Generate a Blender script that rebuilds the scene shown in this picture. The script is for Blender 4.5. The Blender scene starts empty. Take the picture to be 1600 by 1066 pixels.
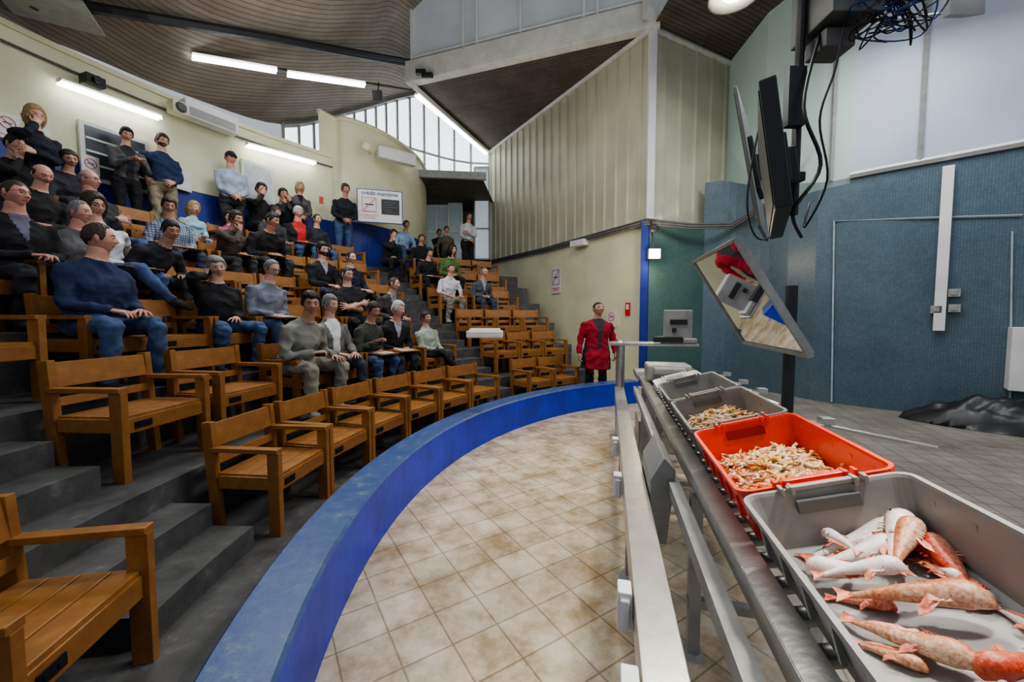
import bpy,bmesh,math,random,mathutils
from mathutils import Vector,Matrix
from mathutils.bvhtree import BVHTree
import numpy as np
random.seed(7)
PI=math.pi
H=1.55;F=622.2;TH=math.atan(36/F);CT=math.cos(TH);ST=math.sin(TH)
SC=bpy.context.scene
COL=SC.collection
CX,CY=4.1,2.5
def ray(u,v):
    x=(u-800)/F;y=(533-v)/F
    d=Vector((x,CT+y*ST,-ST+y*CT));return d/d.y
def at_d(u,v,d):return Vector((0,0,H))+ray(u,v)*d
def on_z(u,v,z):
    r=ray(u,v);return Vector((0,0,H))+r*((z-H)/r.z)
def on_r(u,v,r):
    q=ray(u,v);a=q.x*q.x+1;b=-2*CX*q.x-2*CY;c=CX*CX+CY*CY-r*r
    d=(-b+math.sqrt(b*b-4*a*c))/(2*a)
    return Vector((0,0,H))+q*d
def pol(r,deg,z=0):
    a=math.radians(deg);return Vector((CX+r*math.cos(a),CY+r*math.sin(a),z))
def phi(p):return math.degrees(math.atan2(p.y-CY,p.x-CX))
A0=math.atan(.2407);cdir=Vector((math.sin(A0),math.cos(A0),0));ndir=Vector((math.cos(A0),-math.sin(A0),0))
def cv(s,t,z):return ndir*s+cdir*t+Vector((0,0,z))
RC=Matrix.Rotation(-A0,4,'Z')
BT=math.radians(16);XT=ndir*math.cos(BT)+Vector((0,0,math.sin(BT)));NT=-ndir*math.sin(BT)+Vector((0,0,math.cos(BT)))
def cvt(x,t,h):return cv(.612,t,.937)+XT*x+NT*h
RT=Matrix((XT,cdir,NT)).transposed()
# ---------------- materials
def nm(name):
    m=bpy.data.materials.new(name);m.use_nodes=True
    return m,m.node_tree,m.node_tree.nodes['Principled BSDF']
def rgba(c,k=1):return (min(1,max(0,c[0]*k)),min(1,max(0,c[1]*k)),min(1,max(0,c[2]*k)),1)
def simple(name,c,rough=.6,metal=0,ns=6,na=.15,bump=0,bs=40,emis=0,ecol=None):
    m,nt,b=nm(name);N=nt.nodes;L=nt.links
    tc=N.new('ShaderNodeTexCoord');no=N.new('ShaderNodeTexNoise');no.inputs['Scale'].default_value=ns;no.inputs['Detail'].default_value=5
    L.new(tc.outputs['Object'],no.inputs['Vector'])
    cr=N.new('ShaderNodeValToRGB');cr.color_ramp.elements[0].color=rgba(c,1-na);cr.color_ramp.elements[1].color=rgba(c,1+na)
    cr.color_ramp.elements[0].position=.3;cr.color_ramp.elements[1].position=.7
    L.new(no.outputs['Fac'],cr.inputs['Fac']);L.new(cr.outputs['Color'],b.inputs['Base Color'])
    b.inputs['Roughness'].default_value=rough;b.inputs['Metallic'].default_value=metal
    if bump:
        n2=N.new('ShaderNodeTexNoise');n2.inputs['Scale'].default_value=bs;L.new(tc.outputs['Object'],n2.inputs['Vector'])
        bp=N.new('ShaderNodeBump');bp.inputs['Strength'].default_value=bump;bp.inputs['Distance'].default_value=.02
        L.new(n2.outputs['Fac'],bp.inputs['Height']);L.new(bp.outputs['Normal'],b.inputs['Normal'])
    if emis:
        b.inputs['Emission Strength'].default_value=emis;b.inputs['Emission Color'].default_value=rgba(ecol or c)
    return m
def tiles(name,c1,c2,mortar,w,h,mw,rot=0,rough=.5,coord='UV',offset=0,stain=None,ss=1.2,bias=0,bump=.3,st=(.35,.65)):
    m,nt,b=nm(name);N=nt.nodes;L=nt.links
    tc=N.new('ShaderNodeTexCoord');mp=N.new('ShaderNodeMapping');mp.inputs['Rotation'].default_value=(0,0,math.radians(rot))
    L.new(tc.outputs[coord],mp.inputs['Vector'])
    br=N.new('ShaderNodeTexBrick');br.offset=offset;br.squash=1
    br.inputs['Scale'].default_value=1;br.inputs['Brick Width'].default_value=w;br.inputs['Row Height'].default_value=h
    br.inputs['Mortar Size'].default_value=mw;br.inputs['Bias'].default_value=bias;br.inputs['Mortar Smooth'].default_value=.2
    br.inputs['Color1'].default_value=rgba(c1);br.inputs['Color2'].default_value=rgba(c2);br.inputs['Mortar'].default_value=rgba(mortar)
    L.new(mp.outputs[0],br.inputs['Vector'])
    out=br.outputs['Color']
    no=N.new('ShaderNodeTexNoise');no.inputs['Scale'].default_value=ss;no.inputs['Detail'].default_value=10;no.inputs['Roughness'].default_value=.72
    L.new(tc.outputs[coord],no.inputs['Vector'])
    cr=N.new('ShaderNodeValToRGB');cr.color_ramp.elements[0].position=st[0];cr.color_ramp.elements[1].position=st[1]
    s=stain or (.75,.75,.75)
    cr.color_ramp.elements[0].color=rgba(s);cr.color_ramp.elements[1].color=(1,1,1,1)
    L.new(no.outputs['Fac'],cr.inputs['Fac'])
    mx=N.new('ShaderNodeMixRGB');mx.blend_type='MULTIPLY';mx.inputs[0].default_value=1
    L.new(out,mx.inputs[1]);L.new(cr.outputs['Color'],mx.inputs[2]);L.new(mx.outputs[0],b.inputs['Base Color'])
    b.inputs['Roughness'].default_value=rough
    bp=N.new('ShaderNodeBump');bp.inputs['Strength'].default_value=bump;bp.inputs['Distance'].default_value=.004;bp.invert=True
    L.new(br.outputs['Fac'],bp.inputs['Height']);L.new(bp.outputs['Normal'],b.inputs['Normal'])
    return m
def stripes(name,c1,c2,scale,axis='Z',rough=.85,check=False):
    m,nt,b=nm(name);N=nt.nodes;L=nt.links
    tc=N.new('ShaderNodeTexCoord')
    def wv(ax):
        w=N.new('ShaderNodeTexWave');w.bands_direction=ax;w.inputs['Scale'].default_value=scale;w.inputs['Distortion'].default_value=.3
        L.new(tc.outputs['Object'],w.inputs['Vector']);return w
    w=wv(axis);fac=w.outputs['Fac']
    if check:
        w2=wv('X');mm=N.new('ShaderNodeMath');mm.operation='MULTIPLY';L.new(w.outputs['Fac'],mm.inputs[0]);L.new(w2.outputs['Fac'],mm.inputs[1]);fac=mm.outputs[0]
    mx=N.new('ShaderNodeMixRGB');mx.inputs[1].default_value=rgba(c1);mx.inputs[2].default_value=rgba(c2)
    L.new(fac,mx.inputs[0]);L.new(mx.outputs[0],b.inputs['Base Color']);b.inputs['Roughness'].default_value=rough
    return m
def emit(name,c,s):
    m,nt,b=nm(name);b.inputs['Base Color'].default_value=rgba(c);b.inputs['Emission Color'].default_value=rgba(c);b.inputs['Emission Strength'].default_value=s
    return m
def patchy(name,c1,c2,c3,ns=5,t1=.45,t2=.6,rough=.5,bump=.1):
    m,nt,b=nm(name);N=nt.nodes;L=nt.links
    tc=N.new('ShaderNodeTexCoord');no=N.new('ShaderNodeTexNoise');no.inputs['Scale'].default_value=ns;no.inputs['Detail'].default_value=9;no.inputs['Roughness'].default_value=.7
    L.new(tc.outputs['Object'],no.inputs['Vector'])
    cr=N.new('ShaderNodeValToRGB');e=cr.color_ramp.elements;e[0].color=rgba(c1);e[0].position=t1;e[1].color=rgba(c3);e[1].position=t2+.08
    k=e.new(t2);k.color=rgba(c2)
    L.new(no.outputs['Fac'],cr.inputs['Fac']);L.new(cr.outputs['Color'],b.inputs['Base Color']);b.inputs['Roughness'].default_value=rough
    bp=N.new('ShaderNodeBump');bp.inputs['Strength'].default_value=bump;bp.inputs['Distance'].default_value=.01
    L.new(no.outputs['Fac'],bp.inputs['Height']);L.new(bp.outputs['Normal'],b.inputs['Normal'])
    return m
M_cream=simple('cream_paint',(.74,.72,.50),.7,ns=1.5,na=.09,bump=.1,bs=30)
M_blue=simple('blue_paint',(.02,.035,.24),.45,ns=3,na=.2)
M_bluein=simple('barrier_blue',(.012,.035,.42),.42,ns=3,na=.25,bump=.15,bs=15)
M_bluetop=patchy('barrier_top',(.035,.07,.21),(.05,.10,.22),(.14,.17,.21),11,.42,.58,.34,.25)
M_floor=tiles('ring_tile',(.60,.52,.40),(.53,.455,.34),(.33,.26,.18),.24,.24,.005,rot=-32,rough=.38,coord='Object',stain=(.55,.45,.33),ss=3.2,st=(.38,.6))
M_floor2=tiles('grey_tile',(.36,.32,.27),(.31,.28,.235),(.19,.165,.14),.2,.2,.007,rot=20,rough=.33,coord='Object',stain=(.6,.58,.55))
M_conc=patchy('concrete',(.05,.048,.046),(.10,.097,.092),(.165,.16,.15),4,.35,.6,.7,.3)
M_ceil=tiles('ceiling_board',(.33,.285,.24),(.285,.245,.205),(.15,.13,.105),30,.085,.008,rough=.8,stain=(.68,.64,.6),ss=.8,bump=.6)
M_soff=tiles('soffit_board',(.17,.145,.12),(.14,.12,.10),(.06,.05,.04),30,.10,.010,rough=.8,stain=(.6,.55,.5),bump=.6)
M_mos=tiles('mosaic_blue',(.10,.155,.195),(.135,.195,.235),(.08,.11,.13),.034,.034,.003,rough=.35,stain=(.68,.72,.75),ss=.7,bump=.15)
M_mosg=tiles('mosaic_green',(.09,.17,.16),(.12,.215,.20),(.06,.10,.095),.034,.034,.003,rough=.35,stain=(.7,.75,.7),ss=.8,bump=.15)
M_panel=simple('panel_cream',(.56,.535,.40),.5,ns=1,na=.14)
M_white=simple('white_paint',(.74,.74,.70),.6,ns=2,na=.1)
M_beam=patchy('beam_white',(.55,.54,.49),(.66,.65,.60),(.72,.71,.66),2,.3,.5,.7,.1)
M_glass=simple('frosted_glass',(.42,.46,.52),.4,ns=.6,na=.16,emis=.05,ecol=(.72,.82,1.))
M_glassg=simple('frosted_green',(.42,.52,.48),.4,ns=.6,na=.1,emis=.06,ecol=(.7,.88,.82))
M_glassu=simple('frosted_upper',(.44,.46,.46),.4,ns=.8,na=.22,emis=.08,ecol=(.8,.9,1.))
M_sky=emit('daylight_glass',(.85,.93,1.),1.6)
M_tube=emit('fluorescent',(.92,.97,1.),9)
M_lampw=emit('warm_lamp',(1.,.93,.75),14)
M_steel=simple('stainless',(.50,.49,.46),.34,.85,ns=12,na=.12,bump=.05)
M_steelb=simple('steel_painted',(.36,.36,.34),.45,.3,ns=8,na=.15)
M_dark=simple('dark_metal',(.03,.032,.035),.5,.2,na=.2)
M_black=simple('black_plastic',(.015,.015,.017),.4,na=.2)
M_wood=patchy('orange_wood',(.25,.105,.028),(.32,.14,.036),(.37,.17,.05),9,.35,.55,.42,.1)
M_grayp=simple('grey_plastic',(.29,.275,.255),.42,ns=10,na=.12)
M_redp=simple('red_plastic',(.85,.055,.02),.32,ns=8,na=.08)
M_whitep=simple('white_plastic',(.75,.75,.72),.4,na=.05)
M_greyd=simple('grey_dark_plastic',(.12,.12,.115),.5)
M_orangew=simple('orange_cable',(.7,.22,.04),.5)
M_bluec=simple('blue_cable',(.02,.05,.22),.5)
M_red=simple('sign_red',(.7,.03,.03),.5,na=.03)
M_ink=simple('sign_ink',(.02,.03,.16),.5,na=.03)
M_mirror,_nt,_b=nm('mirror');_b.inputs['Metallic'].default_value=1;_b.inputs['Roughness'].default_value=.02;_b.inputs['Base Color'].default_value=(.85,.86,.86,1)
# ---------------- mesh builder
class MB:
    def __init__(s):s.v=[];s.f=[];s.m=[];s.uv=None
    def add(s,vs,fs,mat=0):
        o=len(s.v);s.v.extend([tuple(x) for x in vs]);s.f.extend([tuple(i+o for i in f) for f in fs])
        if isinstance(mat,(list,tuple)):s.m.extend(mat)
        else:s.m.extend([mat]*len(fs))
    def box(s,c,sz,mat=0,R=None):
        c=Vector(c);hx,hy,hz=sz[0]/2,sz[1]/2,sz[2]/2
        vs=[]
        for x,y,z in ((-1,-1,-1),(1,-1,-1),(1,1,-1),(-1,1,-1),(-1,-1,1),(1,-1,1),(1,1,1),(-1,1,1)):
            p=Vector((x*hx,y*hy,z*hz))
            if R is not None:p=R@p
            vs.append(c+p)
        s.add(vs,[(0,3,2,1),(4,5,6,7),(0,1,5,4),(1,2,6,5),(2,3,7,6),(3,0,4,7)],mat)
    def tube(s,pts,rads,n=8,mat=0,up=None):
        pts=[Vector(p) for p in pts]
        if not isinstance(rads,(list,tuple)):rads=[rads]*len(pts)
        vs=[];prev=None
        for i,p in enumerate(pts):
            t=(pts[min(i+1,len(pts)-1)]-pts[max(i-1,0)]);t=t.normalized() if t.length>1e-9 else Vector((0,0,1))
            if prev is None:
                a=Vector(up) if up is not None else (Vector((0,0,1)) if abs(t.z)<.9 else Vector((1,0,0)))
            else:a=prev
            y=(a-t*a.dot(t));y=y.normalized() if y.length>1e-6 else t.orthogonal().normalized()
            prev=y;x=t.cross(y)
            r=rads[i];rx,ry=(r if isinstance(r,(list,tuple)) else (r,r))
            for k in range(n):
                q=2*PI*k/n;vs.append(p+x*(rx*math.cos(q))+y*(ry*math.sin(q)))
        fs=[]
        for i in range(len(pts)-1):
            for k in range(n):
                a=i*n+k;b=i*n+(k+1)%n;fs.append((a,b,b+n,a+n))
        fs.append(tuple(range(n-1,-1,-1)));o=(len(pts)-1)*n;fs.append(tuple(range(o,o+n)))
        s.add(vs,fs,mat)
    def rings(s,rings,mat=0,cap0=True,cap1=True):
        n=len(rings[0]);vs=[p for r in rings for p in r];fs=[]
        for i in range(len(rings)-1):
            for k in range(n):
                a=i*n+k;b=i*n+(k+1)%n;fs.append((a,b,b+n,a+n))
        if cap0:fs.append(tuple(range(n-1,-1,-1)))
        if cap1:
            o=(len(rings)-1)*n;fs.append(tuple(range(o,o+n)))
        s.add(vs,fs,mat)
    def ball(s,c,r,nu=12,nv=8,mat=0,R=None):
        c=Vector(c);rx,ry,rz=r if isinstance(r,(list,tuple)) else (r,r,r)
        rg=[]
        for j in range(nv):
            th=PI*(j+.5)/nv-PI/2
            row=[]
            for i in range(nu):
                a=2*PI*i/nu;p=Vector((rx*math.cos(th)*math.cos(a),ry*math.cos(th)*math.sin(a),rz*math.sin(th)))
                if R is not None:p=R@p
                row.append(c+p)
            rg.append(row)
        s.rings(rg,mat)
    def mesh(s,name,mats,smooth=False,bevel=0):
        me=bpy.data.meshes.new(name);me.from_pydata(s.v,[],s.f)
        for m in mats:me.materials.append(m)
        me.polygons.foreach_set('material_index',s.m)
        if smooth:me.polygons.foreach_set('use_smooth',[True]*len(s.f))
        if s.uv:
            uvl=me.uv_layers.new(name='UVMap')
            flat=[]
            for uvf in s.uv:
                for q in uvf:flat.extend(q)
            uvl.data.foreach_set('uv',flat)
        if bevel:
            bm=bmesh.new();bm.from_mesh(me)
            bmesh.ops.bevel(bm,geom=bm.edges[:],offset=bevel,segments=2,affect='EDGES',profile=.6)
            bm.to_mesh(me);bm.free()
        me.update();return me
def tag(o,label=None,cat=None,struct=False,group=None,stuff=False):
    if label:o['label']=label
    if cat:o['category']=cat
    if struct:o['kind']='structure'
    if stuff:o['kind']='stuff'
    if group:o['group']=group
def top(name,mb,mats,label=None,cat=None,struct=False,smooth=False,bevel=0,group=None,stuff=False,center=True):
    me=mb.mesh(name,mats,smooth,bevel)
    o=bpy.data.objects.new(name,me);COL.objects.link(o)
    if center:
        a=np.array(mb.v);L=Vector(((a[:,0].min()+a[:,0].max())/2,(a[:,1].min()+a[:,1].max())/2,a[:,2].min()))
        me.transform(Matrix.Translation(-L));o.location=L
    tag(o,label,cat,struct,group,stuff);return o
def empty(name,loc,label,cat,group=None,rz=0):
    o=bpy.data.objects.new(name,None);o.empty_display_size=.1;COL.objects.link(o);o.location=loc;o.rotation_euler=(0,0,rz)
    tag(o,label,cat,False,group);return o
def part(name,mb,mats,parent,world=False,smooth=False,bevel=0,label=None,struct=False):
    me=mb.mesh(name,mats,smooth,bevel)
    o=bpy.data.objects.new(name,me);COL.objects.link(o);o.parent=parent
    if world:me.transform(parent.matrix_basis.inverted())
    if label:o['label']=label
    if struct:o['kind']='structure'
    return o
def strip(name,pts,z0,z1,mat,uscale=1,struct=True,swap=False):
    mb=MB();mb.uv=[];n=len(pts)
    z0=z0 if isinstance(z0,(list,tuple)) else [z0]*n
    z1=z1 if isinstance(z1,(list,tuple)) else [z1]*n
    ls=[0]
    for i in range(n-1):ls.append(ls[-1]+(Vector(pts[i+1][:2])-Vector(pts[i][:2])).length)
    for i in range(n-1):
        a,b=pts[i],pts[i+1]
        mb.add([(a[0],a[1],z0[i]),(b[0],b[1],z0[i+1]),(b[0],b[1],z1[i+1]),(a[0],a[1],z1[i])],[(0,1,2,3)])
        mb.uv.append([(ls[i],z0[i]),(ls[i+1],z0[i+1]),(ls[i+1],z1[i+1]),(ls[i],z1[i])])
    return top(name,mb,[mat],struct=struct,center=False)
def poly(name,pts,mat,boarddir=None):
    mb=MB();mb.add(pts,[tuple(range(len(pts)))])
    bd=Vector(boarddir or (1,0)).normalized();pp=Vector((-bd.y,bd.x))
    mb.uv=[[(Vector(p[:2]).dot(bd),Vector(p[:2]).dot(pp)) for p in pts]]
    return top(name,mb,[mat],struct=True,center=False)
def facemat(loc,normal,roll=0):
    z=Vector(normal).normalized();x=Vector((0,0,1)).cross(z).normalized();y=z.cross(x)
    M=Matrix((x,y,z)).transposed().to_4x4();M.translation=Vector(loc)
    return M@Matrix.Rotation(roll,4,'Z')
TXT=[]
def text(name,s,size,parent,loc,mat,ax='CENTER',bold=0):
    cu=bpy.data.curves.new(name,'FONT');cu.body=s;cu.size=size;cu.align_x=ax;cu.align_y='CENTER';cu.extrude=.001;cu.offset=bold
    o=bpy.data.objects.new(name,cu);COL.objects.link(o);TXT.append((o,name,parent,loc,mat))
# ---------------- camera
cam=bpy.data.cameras.new('camera');cam.lens=14;cam.sensor_width=36;cam.clip_start=.02
co=bpy.data.objects.new('camera',cam);COL.objects.link(co);co.location=(0,0,H);co.rotation_euler=(PI/2-TH,0,0);SC.camera=co

# ================= PEOPLE =================
def hp(dx,dy,dz,feat=True):
    x=.075*dx;y=.097*dy;z=.116*dz
    x*=1+.06*(1-abs(dx))*abs(dx)*4*(dz>-.3)
    if dz<0:
        k=-dz;x*=1-.26*k**1.5
        if dy<0:y*=1-.45*k
        else:y*=1-.02*k
    if dy>0:y*=.96
    if feat and dy>0:
        g=lambda a,w:math.exp(-(a/w)**2)
        if -.05<z<.028:
            t=(.028-z)/.058;pr=max(0,min(1,t))**1.3 if z>-.030 else max(0,1-(-.030-z)/.014)
            y+=.028*g(x,.009+.007*pr)*pr
        y-=.012*(g(x-.031,.015)+g(x+.031,.015))*g(z-.006,.013)
        y+=.006*g(z-.030,.010)*g(x,.055)
        y+=.007*g(z+.060,.011)*g(x,.024)-.004*g(z+.061,.0035)*g(x,.022)
        y+=.010*g(z+.098,.018)*g(x,.028)
        y+=.004*(g(x-.042,.02)+g(x+.042,.02))*g(z+.022,.02)
    return Vector((x,y,z))
def sphere_rings(nu,nv,fn):
    rg=[]
    for j in range(nv+1):
        th=-PI/2+PI*(j+.02)/(nv+.04)
        rg.append([fn(math.cos(th)*math.sin(2*PI*i/nu),math.cos(th)*math.cos(2*PI*i/nu),math.sin(th)) for i in range(nu)])
    return rg
def ss(a,b,x):
    t=max(0,min(1,(x-a)/(b-a)));return t*t*(3-2*t)
def build_head(beard=0):
    mb=MB();mb.rings(sphere_rings(60,44,hp))
    for i,f in enumerate(mb.f):
        c=sum((Vector(mb.v[k]) for k in f),Vector())/len(f)
        if c.y>.05:
            if abs(c.z+.061)<.006 and abs(c.x)<.022:mb.m[i]=6
            if abs(c.z-.027)<.0038 and .016<abs(c.x)<.046:mb.m[i]=5
        if beard and c.y>.0 and c.z<-.04 and not(abs(c.z+.061)<.006 and abs(c.x)<.022):mb.m[i]=5
    for s in (-1,1):
        mb.ball((s*.076,-.008,-.004),(.009,.018,.031),8,7,0)
        n0=len(mb.f);mb.ball((s*.031,.0765,.006),.0118,14,12,7)
        for i in range(n0,len(mb.f)):
            c=sum((Vector(mb.v[k]) for k in mb.f[i]),Vector())/len(mb.f[i])-Vector((s*.031,.0765,.006))
            if c.y>.0065:mb.m[i]=8
            if c.z>.0045 or c.z<-.0055:mb.m[i]=0
    return mb
HEADS={0:build_head(0),1:build_head(1)}
def lerp_tab(tab,x):
    for i in range(len(tab)-1):
        if x<=tab[i+1][0]:
            t=(x-tab[i][0])/(tab[i+1][0]-tab[i][0]);return tab[i][1]*(1-t)+tab[i+1][1]*t
    return tab[-1][1]
def build_hair(style):
    tab={'short':[(0,.50),(40,.44),(58,.15),(68,-.05),(82,-.22),(92,.18),(104,.12),(115,-.25),(180,-.62)],
         'side':[(0,.42),(30,.60),(48,.40),(60,.1),(70,-.1),(82,-.26),(92,.15),(104,.10),(115,-.25),(180,-.68)],
         'receding':[(0,.72),(20,.70),(38,.76),(55,.35),(66,0),(80,-.22),(92,.18),(104,.12),(115,-.25),(180,-.62)],
         'balding':[(0,3),(60,1.2),(70,.1),(80,-.15),(92,.18),(104,.12),(115,-.25),(180,-.62)],
         'shaved':[(0,.52),(45,.46),(62,.2),(70,0),(82,-.2),(92,.18),(104,.12),(115,-.25),(180,-.55)],
         'long':[(0,.58),(25,.5),(42,.1),(55,-.5),(70,-.9),(90,-1.1),(180,-1.2)]}[style]
    th={'short':.011,'side':.015,'receding':.007,'balding':.007,'shaved':.0025,'long':.018}[style]
    def fn(dx,dy,dz):
        az=math.degrees(math.atan2(abs(dx),dy));line=lerp_tab(tab,az)+.05*math.sin(9*dx+2)*(style!='long')
        k=ss(line-.03,line+.10,dz)
        if style=='balding':k*=1-ss(.42,.58,dz)
        p=hp(dx,dy,dz,False);n=Vector((dx,dy,dz)).normalized()
        nz=(.004*math.sin(23*dx+9*dz+3)*math.sin(19*dy+7*dx)+.0028*math.sin(61*dx)*math.sin(53*dy+40*dz))*(th>.006)
        off=(th*(1+.6*ss(.3,.9,dz))+nz)*k-.012*(1-k)
        if style=='side':off+=k*.008*ss(.2,.9,dz)*(1+math.sin(4*dx))*.5
        p=p+n*off
        if style=='long' and p.z<.0 and k>.3:
            p.z=p.z*1.5;p.x*=1.06;p.y-=.008+.01*(dy<0)
        return p
    mb=MB();mb.rings(sphere_rings(56,40,fn));return mb
HAIR={s:build_hair(s).mesh('hair_'+s,[],True) for s in ('short','side','receding','balding','shaved','long')}
def build_cap():
    def fn(dx,dy,dz):
        k=ss(.2,.32,dz);p=hp(dx,dy,dz,False);return p+Vector((dx,dy,dz)).normalized()*(.018*k-.014*(1-k))
    mb=MB();mb.rings(sphere_rings(32,22,fn))
    mb.rings([[Vector((x*.062,.075+.075*math.sqrt(max(0,1-x*x))*k,.045-.01*k-.012*x*x)) for x,k in [(-1,0),(-.8,1),(-.4,1),(0,1),(.4,1),(.8,1),(1,0)]],
              [Vector((x*.062,.075+.075*math.sqrt(max(0,1-x*x))*k,.039-.01*k-.012*x*x)) for x,k in [(-1,0),(-.8,1),(-.4,1),(0,1),(.4,1),(.8,1),(1,0)]]])
    return mb
CAP=build_cap().mesh('cap',[],True)
def build_glasses():
    mb=MB()
    for s in (-1,1):
        mb.tube([Vector((s*.032+.021*math.cos(a),.096,.006+.016*math.sin(a))) for a in [2*PI*k/12 for k in range(13)]],.0018,5)
        mb.tube([(s*.053,.095,.012),(s*.077,.06,.012),(s*.080,-.005,.01)],.0016,5)
    mb.tube([(-.012,.098,.009),(.012,.098,.009)],.0016,5);return mb
GL=build_glasses().mesh('glasses',[M_black],True)
def build_hand(curl):
    mb=MB()
    mb.tube([(0,-.02,0),(0,.01,0),(0,.045,0),(0,.085,0),(0,.095,0)],[(.022,.026),(.016,.03),(.015,.040),(.013,.042),(.009,.038)],12,0,up=(1,0,0))
    for i,(x,l) in enumerate(((.031,.070),(.011,.080),(-.010,.074),(-.030,.058))):
        p=Vector((x,.086,0));a=math.radians(curl*.5+i*2);pts=[p];side=Vector((x*.9,0,0))
        for sl in (.42,.32,.26):
            p=p+Vector((side.x*sl,math.cos(a)*l*sl,-math.sin(a)*l*sl));pts.append(p);a+=math.radians(curl)
        mb.tube(pts,[.0098,.009,.008,.006],8)
    a=math.radians(curl*.4)
    mb.tube([(.022,.02,-.004),(.045,.045,-.014),(.056,.068,-.022-.1*math.sin(a)*.1),(.055,.09,-.032)],[.013,.011,.0095,.007],8)
    return mb
HANDS={'flat':build_hand(12),'relaxed':build_hand(26),'grip':build_hand(55)}
def ik(S,T,l1,l2,pole):
    D=T-S;d=D.length
    if d>.985*(l1+l2):d=.985*(l1+l2);T=S+D.normalized()*d
    if d<.12:d=.12;T=S+D.normalized()*d
    u=(T-S).normalized();x=(l1*l1-l2*l2+d*d)/(2*d);h=math.sqrt(max(0,l1*l1-x*x))
    p=pole-u*pole.dot(u);p=p.normalized() if p.length>1e-5 else u.orthogonal()
    return S+u*x+p*h,T
SK=[simple('skin_light',(.58,.33,.235),.5,ns=14,na=.12),simple('skin_tan',(.45,.24,.16),.5,ns=14,na=.12),simple('skin_pink',(.60,.30,.225),.5,ns=14,na=.12)]
M_lip=simple('lips',(.40,.15,.12),.5);M_ew=simple('eye_white',(.6,.58,.55),.3);M_ed=simple('eye_dark',(.02,.015,.01),.2)
CM={}
def cloth(c):
    if isinstance(c,str):return CM[c]
    k=tuple(c)
    if k not in CM:CM[k]=simple('cloth_%d'%len(CM),c,.9,ns=9,na=.25,bump=.6,bs=14)
    return CM[k]
CM['grid']=stripes('plaid_shirt',(.10,.13,.20),(.45,.47,.52),9,'Z',check=True)
CM['knit']=stripes('striped_knit',(.20,.20,.17),(.27,.27,.22),14,'Z')
HC={'black':simple('hair_black',(.015,.012,.01),.6,ns=40,na=.4),'brown':simple('hair_brown',(.05,.03,.018),.6,ns=40,na=.4),
 'grey':simple('hair_grey',(.20,.19,.18),.65,ns=40,na=.3),'white':simple('hair_white',(.50,.49,.46),.65,ns=40,na=.2),'blond':simple('hair_blond',(.38,.25,.12),.6,ns=40,na=.3)}
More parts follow.
